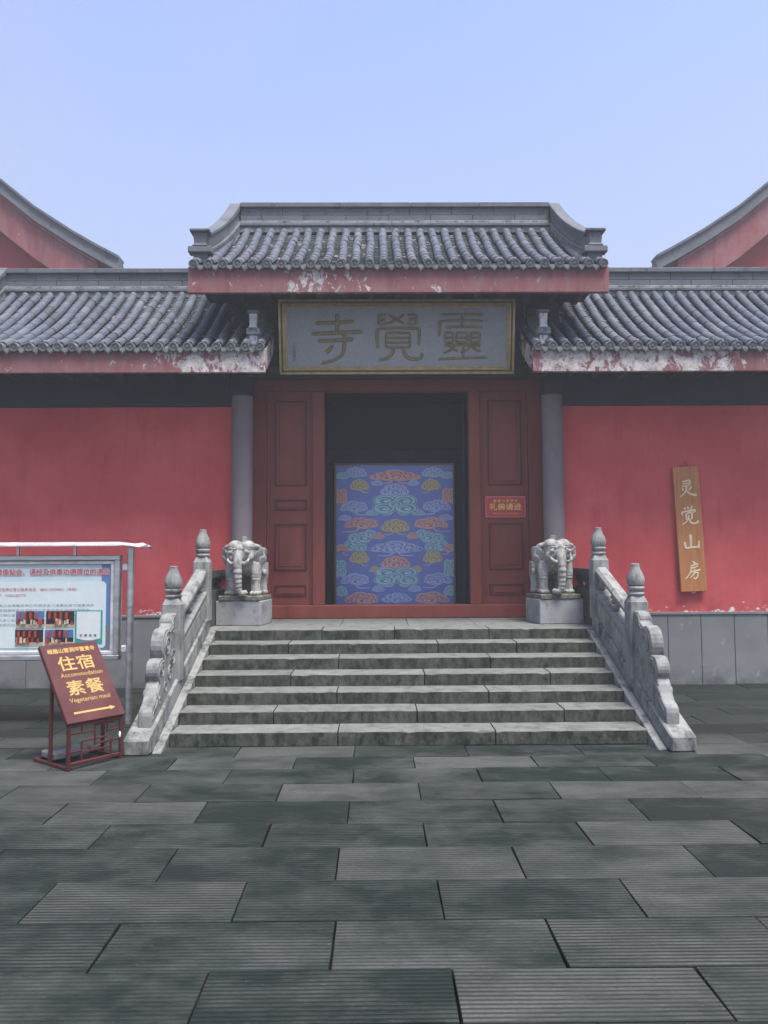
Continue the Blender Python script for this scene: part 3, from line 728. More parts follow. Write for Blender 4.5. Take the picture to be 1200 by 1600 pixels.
# ------------------------------------------------------------------ side wings
def wing(sx, label, fmat):
    XO = sx * 3.85
    o = (XO, 10.35, 0)
    wg = thing('wall_wing', label, 'building', o, 0, 'red walled wings either side of the gate')
    X = lambda d: sx * d - XO
    def bx(xa, xb, y0, y1, z0, z1, name, mat, parent=wg, **k):
        a, b = sorted((X(xa), X(xb))); return MB().box(a, b, y0 - o[1], y1 - o[1], z0 - o[2], z1 - o[2]).build(name, mat, parent, **k)
    bx(2.238, 6.7, 10.35, 12.25, .945, 3.76, 'wall', M['wall'])
    dado = bx(2.238, 6.7, 10.36, 12.24, -.02, .942, 'dado', M['joint'])
    x = 2.24
    while x < 6.69:
        xe = min(x + .455 + random.uniform(-.01, .01), 6.7)
        bx(x + .004, xe - .004, 10.328, 10.358, -.015, .918, 'dado_slab', M['dado'], dado, bevel=.003); x = xe
    bx(2.238, 6.7, 10.312, 10.355, .922, .958, 'dado_coping', M['dado'], dado, bevel=.005)
    bx(2.2, 6.7, 10.305, 10.5, 3.762, 4.215, 'beam', M['beam'])
    bx(1.71, 6.7, 9.465, 10.295, 4.175, 4.205, 'soffit', M['beam'])
    for i in range(14):
        xx = 1.95 + i * .35; bx(xx - .035, xx + .035, 9.465, 10.29 if xx > 2.3 else 10.13, 4.11, 4.173, 'rafter', M['beam2'], bevel=.005)
    rf = link('roof', None, wg)
    CV = curve(9.36, 4.288, 11.2, 5.580)
    xs = [sx * (1.725 + .1775 * i) for i in range(24)]
    tiled_slope(rf, o, xs, CV, lambda x: 10.18 if abs(x) < 2.27 else 99)
    XE = 5.95
    a, b = sorted((sx * 2.25, sx * XE))
    under(rf, o, a, b, CV, M['beam'], .035, .05)
    a2, b2 = sorted((sx * 1.68, sx * 2.25))
    under(rf, o, a2, b2, [p for p in CV if p[0] < 10.31], M['beam'], .035, .05)
    back_slope(rf, o, a, b, 11.29, CV, M['tile'])
    ridge_courses(rf, o, a, b, 11.31, 5.55, 6.005)
    # short end ridge beside the gate, showing only in front of the gate body
    end_ridge(rf, o, sx * 1.835, [p for p in CV if p[0] < 10.22], 10.12, 0, 9.52, .20, sx, .58, 1.05)
    end_ridge(rf, o, sx * 5.83, CV, 11.31, 0, 9.52, .40, sx)
    a, b = sorted((sx * 1.662, sx * 5.99))
    MB().box(a - XO, b - XO, 9.40 - o[1], 9.46 - o[1], 4.005 - o[2], 4.300 - o[2]).build('fascia', fmat, wg, bevel=.005)
    for xe, lim_ in ((1.662, 10.29), (5.93, 99)):
        a, b = sorted((sx * xe, sx * (xe + .055)))
        cv = [p for p in CV if 9.465 < p[0] < lim_]
        bot = [(y - o[1], max(4.005, z - .31) - o[2]) for y, z in cv]; top = [(y - o[1], z - .04 - o[2]) for y, z in cv]
        MB().prismx(bot + top[::-1], a - XO, b - XO).build('gable_board', fmat, wg, bevel=.004)
    gb = [(9.47 - o[1], 4.21 - o[2])] + [(y - o[1], z - .05 - o[2]) for y, z in CV if y > 9.47] + [(22.58 - y - o[1], z - .05 - o[2]) for y, z in CV[::-1] if y > 10.4] + [(12.2 - o[1], 4.21 - o[2])]
    a, b = sorted((sx * 5.75, sx * 5.83)); MB().prismx(gb, a - XO, b - XO).build('gable_infill', M['wall2'], wg)
    # flashing where the roof meets the gate body
    a, b = sorted((sx * 2.222, sx * 2.248))
    cv = [p for p in CV if p[0] > 10.24]
    MB().prismx([(y - o[1], z - o[2] + .02) for y, z in cv] + [(y - o[1], z - o[2] + .10) for y, z in cv[::-1]], a - XO, b - XO).build('flashing', M['ridge_pale'], wg)
    return wg
wing(-1, 'red walled wing with grey tiled roof standing behind the notice board', M['fascia_l'])
wing(1, 'red walled wing with grey tiled roof that the wooden sign hangs on', M['fascia_r'])

# ------------------------------------------------------------------ halls behind, gables to the front
def hall(sx, label):
    o = (sx * 10.9, 17.0, -.5)
    h = thing('gabled_hall', label, 'building', o, 0, 'gabled halls rising behind the wings')
    X = lambda d: sx * (d - 10.9)
    prof = [(6.05, 8.41), (6.55, 8.68), (7.1, 9.0), (7.95, 9.56), (8.85, 10.29), (9.7, 10.98), (10.4, 11.42), (10.9, 11.7)]
    full = prof + [(21.8 - x, z) for x, z in prof[::-1][1:]]
    def band(lo, hi, y0, y1, name, mat, inset=0.0, **k):
        pts = [(x, z) for x, z in full]
        if inset: pts = [p for p in pts if 6.05 + inset <= p[0] <= 15.75 - inset]
        poly = [(X(x), z + lo + .5) for x, z in pts] + [(X(x), z + hi + .5) for x, z in pts[::-1]]
        return MB().prismy(poly, y0 - 16, y1 - 16).build(name, mat, h, **k)
    wpts = [(7.1, -.5)] + [(x, z - .3) for x, z in full if 7.1 <= x <= 14.7] + [(14.7, -.5)]
    MB().prismy([(X(x), z + .5) for x, z in wpts], .35, 12).build('wall', M['wall2'], h)
    band(-1.10, -.30, 15.98, 16.08, 'barge_board', M['gable_paint'], .45)
    band(-.34, -.27, 15.93, 16.1, 'moulding', M['gable_paint'], .2)
    band(-.26, -.16, 15.86, 16.2, 'verge_course', M['ridge'])
    band(-.159, .03, 15.92, 16.2, 'verge_brick_band', M['ridge'])
    band(.031, .09, 15.87, 16.25, 'verge_cap', M['ridge'])
    band(-.26, -.05, 16.2, 28, 'roof_slope', M['tile'])
    MB().box(-.16, .16, 0.3, 12, 12.1, 12.6).build('ridge', M['ridge'], h)
    return h
hall(-1, 'hazy red gabled hall with grey verge behind the left wing')
hall(1, 'hazy red gabled hall with grey verge behind the right wing')

# ------------------------------------------------------------------ name plaque over the door
pq = thing('name_plaque', 'gilt framed grey plaque with three raised seal script characters above the doorway', 'plaque', (-.008, 10.19, 4.166))
tilt = R(11.6)
pf = link('plaque_frame', None, pq, rot=(tilt, 0, 0))
W, H = 3.135, .975
MB().box(-W / 2 + .05, W / 2 - .05, .0, .03, .05, H - .05).build('backing', M['slate'], pq, rot=(tilt, 0, 0))
def frame(parent, inset, wd, y0, y1, mat, name):
    for (a, b, c_, d_) in ((-W/2 + inset, W/2 - inset, inset, inset + wd), (-W/2 + inset, W/2 - inset, H - inset - wd, H - inset),
                           (-W/2 + inset, -W/2 + inset + wd, inset + wd, H - inset - wd), (W/2 - inset - wd, W/2 - inset, inset + wd, H - inset - wd)):
        MB().box(a, b, y0, y1, c_, d_).build(name, mat, parent, bevel=.007, seg=2)
frame(pf, 0, .028, -.055, .04, M['gilt'], 'frame_rail')
frame(pf, .030, .020, -.035, .03, M['gilt_dark'], 'frame_rail')
frame(pf, .052, .026, -.045, .03, M['gilt'], 'frame_rail')
frame(pf, .080, .022, -.022, .03, M['gilt'], 'frame_rail')
# strokes in the plaque's own plane; u,v read in a 1100 x 330 layout
PX = lambda u: (u - 600) / 1100 * W; PZ_ = lambda v: .078 + (372 - v) / 300 * .83
def glyph(name, strokes, wd, mat, fx, fz, parent, y, h, rot=None):
    mb = MB()
    for s_ in strokes:
        w0, w1 = wd, wd
        if isinstance(s_, tuple): s_, w0, w1 = s_
        stroke(mb, [(fx(a), fz(b)) for a, b in s_], w0, w1, y, h)
    return mb.build(name, mat, parent, rot=rot)
si = [[(220,158),(310,156),(400,150)], [(320,115),(322,160),(320,200)], [(200,208),(320,203),(440,199)], [(228,241),(310,239),(396,234)],
      ([(352,205),(353,270),(340,308),(300,333),(245,348)],.055,.04), ([(268,297),(282,284),(298,262)],.06,.05)]
jue = [[(516,118),(514,166)], [(516,121),(550,118)], [(516,143),(548,140)], [(516,165),(556,157)], [(562,118),(598,142),(636,162)], [(634,118),(600,140),(560,162)],
       [(690,116),(692,165)], [(650,120),(690,118)], [(655,142),(690,140)], [(648,162),(692,163)],
       [(504,186),(600,181),(706,184)], ([(507,186),(507,240),(512,278)],.05,.035), ([(704,186),(705,225),(702,262)],.05,.035),
       [(550,204),(550,272)], [(548,204),(662,204)], [(660,204),(661,272)], [(555,228),(655,228)], [(555,250),(655,250)], [(548,273),(662,273)],
       ([(586,275),(575,305),(550,325),(514,333)],.05,.04), ([(632,275),(636,305),(662,327),(700,327),(716,318),(716,300)],.05,.045)]
ling = [[(800,121),(900,117),(1005,120)], [(905,121),(904,178)], [(800,151),(900,146),(1003,150)], ([(803,150),(800,190),(797,222)],.05,.035), [(826,179),(910,177),(1000,178)],
        [(826,205),(826,250)], [(864,205),(864,250)], [(824,205),(866,205)], [(824,250),(866,250)], [(832,228),(860,228)],
        [(880,205),(880,250)], [(930,205),(930,250)], [(878,205),(932,205)], [(878,250),(932,250)], [(886,228),(926,228)],
        [(946,205),(946,250)], [(988,205),(988,250)], [(944,205),(990,205)], [(944,250),(990,250)], [(952,228),(984,228)],
        [(822,264),(905,262),(992,264)], ([(868,266),(850,286),(818,300)],.04,.03), ([(850,268),(868,282),(886,290)],.035,.03),
        ([(945,266),(930,284),(900,298)],.035,.03), ([(952,266),(970,284),(994,292)],.04,.035), [(912,262),(912,322)], [(796,330),(900,324),(1026,322)]]
for nm, gs, wd in (('character', si, .054), ('character', jue, .037), ('character', ling, .035)):
    glyph(nm, gs, wd, M['letter_gilt'], PX, PZ_, pq, -.001, .016, (tilt, 0, 0))
for i, ch in enumerate('丁丑年書印'):
    me = text(ch, .052); me.materials.clear(); me.materials.append(M['slate_ink']); me.transform(Matrix.Translation((PX(118), -.002, PZ_(255 + i * 19))))
    link('lettering', me, pq, rot=(tilt, 0, 0))

# thin conduit beside the plaque
tag(MB().tube([(0, 0, .95), (0, 0, .06), (-.01, -.005, .02), (-.03, -.01, .0)], .011, 8).build('conduit_pipe', M['ridge_pale'], None, loc=(1.73, 10.22, 4.33)),
    'thin pale conduit running down beside the right end of the name plaque', 'pipe')

# ------------------------------------------------------------------ curtain in the doorway
CB, CT = .80, 2.84
def fold(x, z):
    return (.014 * math.sin(x * 5.2 + .6) + .002 * math.sin(x * 11 + z * 1.2) + .007 * math.exp(-((x + .36) / .045) ** 2) * max(0, 1 - abs(z - 1.5) / .8)
            + .006 * math.exp(-((x - .38) / .045) ** 2) * max(0, 1 - abs(z - 1.45) / .35) + .006 * math.sin(z * 6 + x * 3) * (1 if z < 1.6 else .4))
k = NT('curtain_cloth', .42, 0, .5); n = k.noise(40, 3, .5); k.col(k.mix(n, (.165, .225, .56), (.205, .270, .66))).bump(n, .1, .002); M['curtain'] = k.mat
ct = thing('door_curtain', 'blue door curtain printed with red, teal, gold and lavender clouds', 'curtain', (-.018, 11.6, .962)); ct.scale = (1.052,) * 3
mb = MB(); NX, NZ = 70, 60
for i in range(NX + 1):
    for j in range(NZ + 1):
        x = -.845 + 1.69 * i / NX; z = CB + (CT - CB) * j / NZ; mb.v.append((x, fold(x, z), z - CB))
for i in range(NX):
    for j in range(NZ):
        a = i * (NZ + 1) + j; mb.f.append([a, a + NZ + 1, a + NZ + 2, a + 1]); mb.m.append(0)
cloth = mb.build('cloth', M['curtain'], ct, smooth=True)
for xa, xb, za, zb in ((-.868, -.84, CB, CT), (.84, .868, CB, CT), (-.868, .868, CT - .002, CT + .028)):
    MB().box(xa, xb, -.012, .012, za - CB, zb - CB).build('trim', M['gilt_dark'], ct)
PAL = {'r': ((.46, .20, .24), (.78, .54, .50)), 't': ((.17, .36, .50), (.48, .70, .78)), 'g': ((.36, .31, .20), (.68, .60, .38)), 'l': ((.20, .27, .60), (.56, .64, .90))}
for kk, (f_, o_) in PAL.items():
    M['cloud_' + kk] = flat('cloud_fill_' + kk, f_, .5, 0, .05); M['cloud_line_' + kk] = flat('cloud_line_' + kk, o_, .5, 0, .05)
CX = lambda u: -.845 + (u - 105) / 810 * 1.69
CZ = lambda v: 2.81 - (v - 580) / 955 * (2.81 - .835)
LOBES = {'wide': [(-.38, -.12, .16), (.38, -.12, .16), (-.22, .05, .22), (.22, .05, .22), (0, .22, .24), (-.12, -.18, .2), (.12, -.18, .2), (0, -.02, .2)],
         'puff': [(-.3, -.12, .22), (.3, -.12, .22), (-.14, .12, .26), (.16, .12, .26), (0, .28, .2), (0, -.15, .26)],
         'drift': [(-.02, .24, .22), (.24, .10, .24), (-.2, .02, .22), (.1, -.12, .26), (.34, -.1, .16), (-.34, -.14, .13)],
         'knot': [(-.22, .2, .28), (.22, .2, .28), (-.25, -.2, .27), (.25, -.2, .27), (0, .0, .18)],
         'crawl': [(-.3, -.25, .24), (-.1, -.05, .26), (.1, .12, .24), (.3, .28, .18), (-.2, .1, .2), (.0, -.34, .2)]}
def cloud(u, v, wu, hv, pal, kind, tail=None, flip=1):
    cx, cz = CX(u), CZ(v); w_ = wu / 810 * 1.69; h_ = hv / 955 * 1.98
    mb = MB(); lay = [0]
    def P(x, z):
        x = max(-.838, min(.838, x)); z = max(CB + .002, min(CT - .012, z)); return (x, fold(x, z) - .004 - lay[0] * .0005, z - CB)
    def disc(x, z, rx, rz, m, inner=0.0, n=16):
        if inner:
            vs = []
            for i in range(n):
                a = 2 * math.pi * i / n; vs.append(P(x + rx * math.cos(a), z + rz * math.sin(a)))
            for i in range(n):
                a = 2 * math.pi * i / n; vs.append(P(x + rx * inner * math.cos(a), z + rz * inner * math.sin(a)))
            mb.add(vs, [(i, (i + 1) % n, n + (i + 1) % n, n + i) for i in range(n)], m)
        else:
            vs = [P(x + rx * f_ * math.cos(2 * math.pi * i / n), z + rz * f_ * math.sin(2 * math.pi * i / n)) for f_ in (1, .66, .33) for i in range(n)] + [P(x, z)]
            mb.add(vs, [(q * n + i, q * n + (i + 1) % n, q * n + n + (i + 1) % n, q * n + n + i) for q in range(2) for i in range(n)] + [(2 * n + i, 2 * n + (i + 1) % n, 3 * n) for i in range(n)], m)
    def line(pts, wd, m):
        q = smooth_pts(pts, 5); n = len(q); vs = []
        for i, p in enumerate(q):
            t = (q[min(i + 1, n - 1)] - q[max(i - 1, 0)]).normalized(); nn = Vector((-t.y, t.x)) * wd * .5 * (1 - .5 * i / n)
            vs += [P(p.x + nn.x, p.y + nn.y), P(p.x - nn.x, p.y - nn.y)]
        mb.add(vs, [(2 * i, 2 * i + 1, 2 * i + 3, 2 * i + 2) for i in range(n - 1)], m)
    if tail:
        for d_, ln in tail:
            x0 = cx + d_ * .05 * w_; z0 = cz - h_ * .42
            line([(x0, z0 + .02), (x0 + d_ * .03, z0 - .02), (x0 + d_ * ln * .55, z0 - .035), (x0 + d_ * ln, z0 - .03)], .018, 1); lay[0] += 1
    lb = LOBES[kind]; md = math.sqrt(w_ * h_)
    for (lx, lz, lr) in lb:                                   # pale outline of the whole cloud
        rx = lr * w_ * 1.0; rz = lr * h_ * 1.05
        disc(cx + flip * lx * w_, cz + lz * h_, rx + .006, rz + .006, 1)
        lay[0] += .15
    lay[0] += 1
    for (lx, lz, lr) in lb:
        rx = lr * w_; rz = lr * h_ * 1.05; x = cx + flip * lx * w_; z = cz + lz * h_
        disc(x, z, rx - .002, rz - .002, 0); lay[0] += .3
        disc(x, z, rx * .86, rz * .86, 1, .80); lay[0] += .3
        disc(x - flip * rx * .1, z - rz * .12, rx * .55, rz * .55, 1, .74); lay[0] += .3
        disc(x + flip * rx * .05, z - rz * .15, rx * .22, rz * .22, 1); lay[0] += .5
    mb.build('cloud_print', [M['cloud_' + pal], M['cloud_line_' + pal]], cloth if False else ct)
T = lambda *a: list(a)
for a in [(515,640,330,85,'r','wide',T((-1,.22),(1,.22))), (240,618,150,75,'l','puff'), (780,618,150,75,'l','puff',None,-1), (150,640,80,50,'t','puff'), (878,640,80,50,'t','puff'),
          (268,706,125,85,'g','puff',T((1,.12))), (762,706,125,85,'g','puff',T((-1,.12))), (512,742,190,95,'l','puff'),
          (135,782,90,105,'r','knot'), (885,782,90,105,'r','knot'), (514,840,300,135,'t','knot',T((-1,.14),(1,.14))),
          (225,858,195,90,'l','drift',T((1,.2))), (805,855,195,90,'l','drift',T((-1,.2)),-1),
          (275,975,240,90,'r','drift',T((-1,.24)),1), (765,975,240,90,'r','drift',T((1,.24)),-1), (514,992,190,100,'g','puff',T((-1,.14),(1,.14))),
          (275,1088,215,150,'t','crawl'), (760,1088,215,150,'t','crawl',None,-1), (517,1140,340,95,'l','wide',T((-1,.22),(1,.22))),
          (140,1148,110,60,'r','drift',T((1,.1))), (890,1148,110,60,'r','drift',T((-1,.1)),-1),
          (265,1208,125,95,'g','puff',T((1,.12))), (770,1208,125,95,'g','puff',T((-1,.12))), (514,1245,195,90,'r','puff'),
          (130,1285,85,120,'t','knot'), (890,1285,85,120,'t','knot'), (520,1338,300,130,'t','knot',T((-1,.14),(1,.14))),
          (232,1362,195,95,'l','drift',T((1,.2))), (808,1362,195,95,'l','drift',T((-1,.2)),-1), (140,1442,85,75,'t','puff'), (888,1442,85,75,'t','puff'),
          (275,1492,240,95,'r','drift',T((-1,.24)),1), (770,1492,240,95,'r','drift',T((1,.24)),-1), (520,1490,200,70,'l','puff'), (390,690,70,40,'l','puff'), (640,690,70,40,'l','puff'), (355,900,80,40,'t','puff'), (675,900,80,40,'t','puff'), (165,935,90,45,'l','drift'), (865,935,90,45,'l','drift',None,-1), (400,1060,70,45,'r','puff'), (632,1060,70,45,'r','puff'), (370,1290,60,45,'g','puff'), (660,1290,60,45,'g','puff'), (395,1425,80,45,'l','puff'), (645,1425,80,45,'l','puff')]:
    cloud(*a)

# ------------------------------------------------------------------ red notice on the door leaf
rs = thing('door_notice', 'small red notice with yellow characters fixed to the right door leaf', 'sign', (1.525, 10.78, 2.264)); rs.scale = (1.075,) * 3
MB().box(-.262, .262, 0, .022, 0, .275).build('board', M['redsign'], rs, bevel=.003)
for a, b, c_, d_ in ((-.262, .262, -.001, .012), (-.262, .262, .263, .276), (-.263, -.251, .012, .263), (.251, .263, .012, .263)):
    MB().box(a, b, -.003, .004, c_, d_).build('rim', M['pinkrim'], rs)
lettering('峨眉山灵觉寺', .040, M['yellow'], rs, 0, -.002, .214, spacing=1.75, bold=.0008)
lettering('礼佛请进', .098, M['yellow'], rs, 0, -.002, .132, sx=1.08, bold=.0022)
lettering('Please come in to worship Buddha', .024, M['yellow'], rs, 0, -.002, .052, sx=1.0)

# ------------------------------------------------------------------ hanging wooden sign
ws = thing('hanging_wooden_sign', 'tall brown wooden board with four ivory characters hanging on the red wall', 'sign', (3.92, 10.30, 2.073)); ws.scale = (1.03,) * 3
wr = R(2.2)
MB().box(-.17, .17, -.02, .02, -.816, .816).build('board', M['wood'], ws, bevel=.004, rot=(R(-.6), wr * -1, 0))
fx = lambda u: (u - 376) / 640 ; fz = lambda v: (826 - v) / 767
FX = lambda u: (u - 376) / 6.4 / 120; 
L4 = {
 '灵': [([(310,352),(350,346),(392,340)],.020,.024), ([(390,340),(388,365),(384,392)],.024,.018), ([(314,374),(380,368)],.016,.018), ([(308,400),(345,395),(386,388)],.02,.02), ([(308,412),(314,428),(322,444)],.014,.028), ([(402,404),(390,422),(372,440)],.03,.014), ([(352,400),(347,440),(325,475),(282,503)],.026,.012), ([(348,438),(380,472),(420,488),(454,490)],.014,.034)],
 '觉': [([(322,610),(336,636)],.016,.028), ([(358,602),(364,632)],.016,.028), ([(408,602),(384,636)],.03,.016), ([(302,652),(298,692)],.028,.018), ([(300,660),(370,650),(434,640)],.018,.026), ([(434,640),(428,655),(412,670)],.026,.012), ([(340,676),(342,735)],.024,.02), ([(340,678),(397,668),(396,732)],.018,.024), ([(366,690),(362,725),(340,758),(300,782)],.022,.012), ([(378,725),(380,760),(410,776),(450,770),(460,748)],.022,.026)],
 '山': [([(378,884),(381,950),(380,1015)],.036,.03), ([(316,958),(324,990),(328,1025)],.03,.026), ([(328,1022),(390,1016),(458,1012)],.024,.028), ([(462,948),(460,985),(454,1026)],.022,.034)],
 '房': [([(392,1152),(402,1164),(416,1178)],.016,.03), ([(372,1200),(405,1190),(440,1180)],.016,.022), ([(440,1180),(438,1196),(430,1212)],.022,.014), ([(376,1222),(432,1210)],.016,.018), ([(380,1190),(374,1240),(352,1288),(316,1328)],.026,.01), ([(402,1226),(412,1240)],.016,.026), ([(372,1262),(420,1250),(470,1240)],.016,.026), ([(408,1258),(396,1285),(362,1316)],.022,.01), ([(400,1275),(440,1266),(444,1280),(432,1312),(412,1328),(398,1316)],.016,.018)]}
# the board leans in the photograph: undo the lean of the readings, then lean the carved strokes with the board
for ch, gs in L4.items():
    lean = lambda u, v: u - (v - 826) * .0425
    mb = MB()
    for pts, w0, w1 in gs: stroke(mb, [((lean(a, b) - 376) / 768 * 1.0, (826 - b) / 767.0) for a, b in pts], w0, w1, -.021, .004)
    mb.build('character', M['ivory'], ws, rot=(R(-.6), -wr, 0))
MB().tube([(-.05 - .03, 0, .80), (-.055, .0, .85), (-.035, 0, .895), (-.012, 0, .85), (.01, 0, .80)], .006, 6).build('hanger', M['gilt_dark'], ws)
MB().tube([(.0, 0, -.80), (.02, 0, -.835), (.045, 0, -.835), (.06, 0, -.80)], .008, 6).build('hook', M['white_paint'], ws)

# ------------------------------------------------------------------ leaning direction sign
WD, LN, HT = .507, .757, .366
yaw = math.atan2(.385, .34)
sg = thing('direction_sign', 'maroon sloping signboard with gold lettering and an arrow on an openwork stand', 'sign', (-2.781, 6.307, 0.0), R(52))
b_ = .028
def bar(x0, x1, y0, y1, z0, z1, name='rail', parent=sg): return MB().box(x0, x1, y0, y1, z0, z1).build(name, M['maroon_dark'], parent, bevel=.004)
bar(0, b_, 0, b_, 0, HT, 'leg'); bar(WD - b_, WD, 0, b_, 0, HT, 'leg')
bar(b_, WD - b_, 0, b_, .03, .03 + b_); bar(b_, WD - b_, 0, b_, HT - b_ - .002, HT - .002)
bar(0, b_, b_, .54, 0, b_, 'foot'); bar(WD - b_, WD, b_, .54, 0, b_, 'foot'); bar(b_, WD - b_, .51, .54, 0, b_, 'foot')
bar(0, b_, .27, .27 + b_, b_, HT + .30, 'back_leg'); bar(WD - b_, WD, .27, .27 + b_, b_, HT + .30, 'back_leg')
lat = link('lattice', None, sg); t_ = .014
def lb(x0, x1, z0, z1): MB().box(x0, x1, .007, .021, z0, z1).build('lattice_bar', M['maroon_dark'], lat, bevel=.002)
def hb(x0, x1, z): lb(x0, x1, z - t_ / 2, z + t_ / 2)
def vb(x, z0, z1): lb(x - t_ / 2, x + t_ / 2, z0, z1)
hb(.028, .25, .285); vb(.13, .29, .355); vb(.25, .16, .345); hb(.25, .43, .325); vb(.36, .25, .32); hb(.36, .472, .262)
hb(.13, .36, .215); vb(.13, .06, .21); hb(.028, .13, .14); hb(.13, .40, .125); vb(.40, .06, .19); hb(.25, .472, .175)
# the board: local plane raised about its lower edge
th = R(51.8)
bd = link('board', None, sg, (0, 0, HT), (-(math.pi / 2 - th), 0, 0))
MB().box(-.012, WD + .012, -.02, .02, 0, LN).build('board_panel', M['maroon'], bd, bevel=.004)
def bl(body, size, x, z, **k):
    lettering(body, size, M['amber'], bd, x, -.0215, z, **k)
bl('峨眉山雷洞坪靈覺寺', .050, .255, .683, sx=.98, bold=.0012)
bl('住宿', .150, .255, .545, sx=1.12, bold=.0022, spacing=1.05)
bl('Accommodation', .058, .27, .442)
bl('素餐', .150, .255, .305, sx=1.12, bold=.0022, spacing=1.05)
bl('Vegetarian meal', .058, .26, .200)
ar = MB(); ar.prismy([(.07, .075), (.40, .075), (.40, .063), (.45, .084), (.40, .105), (.40, .093), (.07, .093)], -.0225, -.0205); ar.build('arrow', M['amber'], bd)
MB().ell((WD - .035, -.004, .21), (.011, .006, .028), 10).build('white_tag', M['white_paint'], sg, smooth=True)
tag(MB().box(-.02, .30, -.10, .12, 0, .055).build('stone_block', M['marble2'], None, bevel=.01, loc=(-3.05, 6.60, .03), rot=(0, 0, R(46))),
    'flat grey stone slab weighing down the base of the maroon sign', 'stone')

# ------------------------------------------------------------------ notice board
nb = thing('notice_board', 'steel framed notice board under a thin metal canopy beside the stairs', 'notice board', (-4.2, 8.10, 0))
XR, XL = 1.33, -1.6           # post centres
for x in (XR, XL):
    MB().tube([(x, 0, 0), (x, 0, 1.82)], .036, 14).build('post', M['steel'], nb, smooth=True)
FR, FL, FB, FT = 1.228, -1.52, .659, 1.747
for (a, b, c_, d_) in ((FL, FR, FT - .055, FT), (FL, FR, FB, FB + .055), (FL, FL + .055, FB + .055, FT - .055), (FR - .055, FR, FB + .055, FT - .055)):
    MB().box(a, b, -.05, .03, c_, d_).build('outer_frame', M['steel'], nb, bevel=.008)
for (a, b, c_, d_) in ((FL + .06, FR - .06, FT - .095, FT - .06), (FL + .06, FR - .06, FB + .06, FB + .095), (FL + .06, FL + .095, FB + .095, FT - .095), (FR - .095, FR - .06, FB + .095, FT - .095)):
    MB().box(a, b, -.035, .02, c_, d_).build('inner_frame', M['sheet'], nb, bevel=.005)
for x in (XR, XL):
    s_ = 1 if x > 0 else -1
    for z in (1.62, .77): MB().box(min(x, x - s_ * .085), max(x, x - s_ * .085), -.02, .02, z - .035, z + .035).build('clip', M['sheet'], nb, bevel=.008)
MB().box(FL, FR, .031, .05, FB, FT).build('back_panel', M['sheet'], nb)
# canopy: thin bent sheet, crumpled at the free end
cv_ = MB(); nx = 40
for i in range(nx + 1):
    x = -1.9 + 3.44 * i / nx
    e = max(0, (x - 1.18) / .36)
    for j, (y, z) in enumerate(((-.11, 1.842), (-.107, 1.856), (.0, 1.885), (.14, 1.862))):
        jig = e * .022 * math.sin(i * 1.9 + j * 1.3)
        cv_.v.append((x, y, z + jig - (.045 * e ** 2 if j > 0 else -.005 * e)))
for i in range(nx):
    for j in range(3):
        a = i * 4 + j; cv_.f.append([a, a + 4, a + 5, a + 1]); cv_.m.append(0)
cn = cv_.build('canopy', M['sheet'], nb); sm = cn.modifiers.new('thickness', 'SOLIDIFY'); sm.thickness = .006
for x in (.16, .755, -.45, -1.05): MB().box(x - .012, x + .012, -.03, -.006, FT, 1.872).build('strut', M['steel'], nb)
# poster
po = link('poster', None, nb, (0, -.016, 0))
PL_, PR_, PB, PT = FL + .095, FR - .095, FB + .095, FT - .095
def sheet(x0, x1, z0, z1, mat, y=0.0, name='print', parent=po):
    return MB().box(x0, x1, y, y + .002, z0, z1).build(name, mat, parent)
sheet(PL_, PR_, PB, PT, M['poster_pale'], .004)
sheet(PR_ - .10, PR_, PB, PT, M['poster_blue'], .0015); sheet(PR_ - .08, PR_, PB, PB + .26, M['poster_dusk'], -.0008)
sheet(PL_, PR_, PT - .115, PT, M['poster_blue'], -.0008) if False else None
MB().prismy([(PL_, PB + .03), (PR_ - .075, PB + .03), (PR_ - .05, PB + .055), (PR_ - .05, PT - .205), (PR_ - .075, PT - .18), (PL_, PT - .18)], -.002, .0).build('print', M['poster_card'], po)
def pt(body, size, x, z, mat, **k): lettering(body, size, mat, po, x, -.0035, z, **k)
title = '佛像贴金、诵经及供奉功德牌位的通告'
me = text(title, .070, bold=.0048); me.materials.clear(); me.materials.append(M['print_white']); link('lettering', me, po, (.525, -.0030, PT - .085))
pt(title, .070, .525, PT - .085, M['print_red'], bold=.0015)
pt('捐款及牌位登记联系电话：0833-33079921（寺院）', .040, .36, PT - .265, M['print_red'], sx=1.0)
pt('常仁法师：13362283772', .040, .04, PT - .325, M['print_red'], sx=1.0)
random.seed(3)
body = ['圆觉佛日本寺每年举办供佛法会凡诸善信皆可随喜供养', '祈愿国泰民安风调雨顺众生离苦得乐诵经超荐祖先', '登记牌位者由常住僧众每日诵经回向功德无量福慧', '凡发心贴金供奉者芳名永镌碑石并赠法物结缘', '本寺历史悠久殿宇庄严欢迎十方善信随缘礼佛']
for i, s_ in enumerate(body): pt(s_, .0335, .42, PT - .43 - i * .05, M['print_grey'], sx=1.35)
for i in range(12): pt(body[i % 5][:16], .034, -.62, PT - .30 - i * .052, M['print_grey'], sx=1.3)
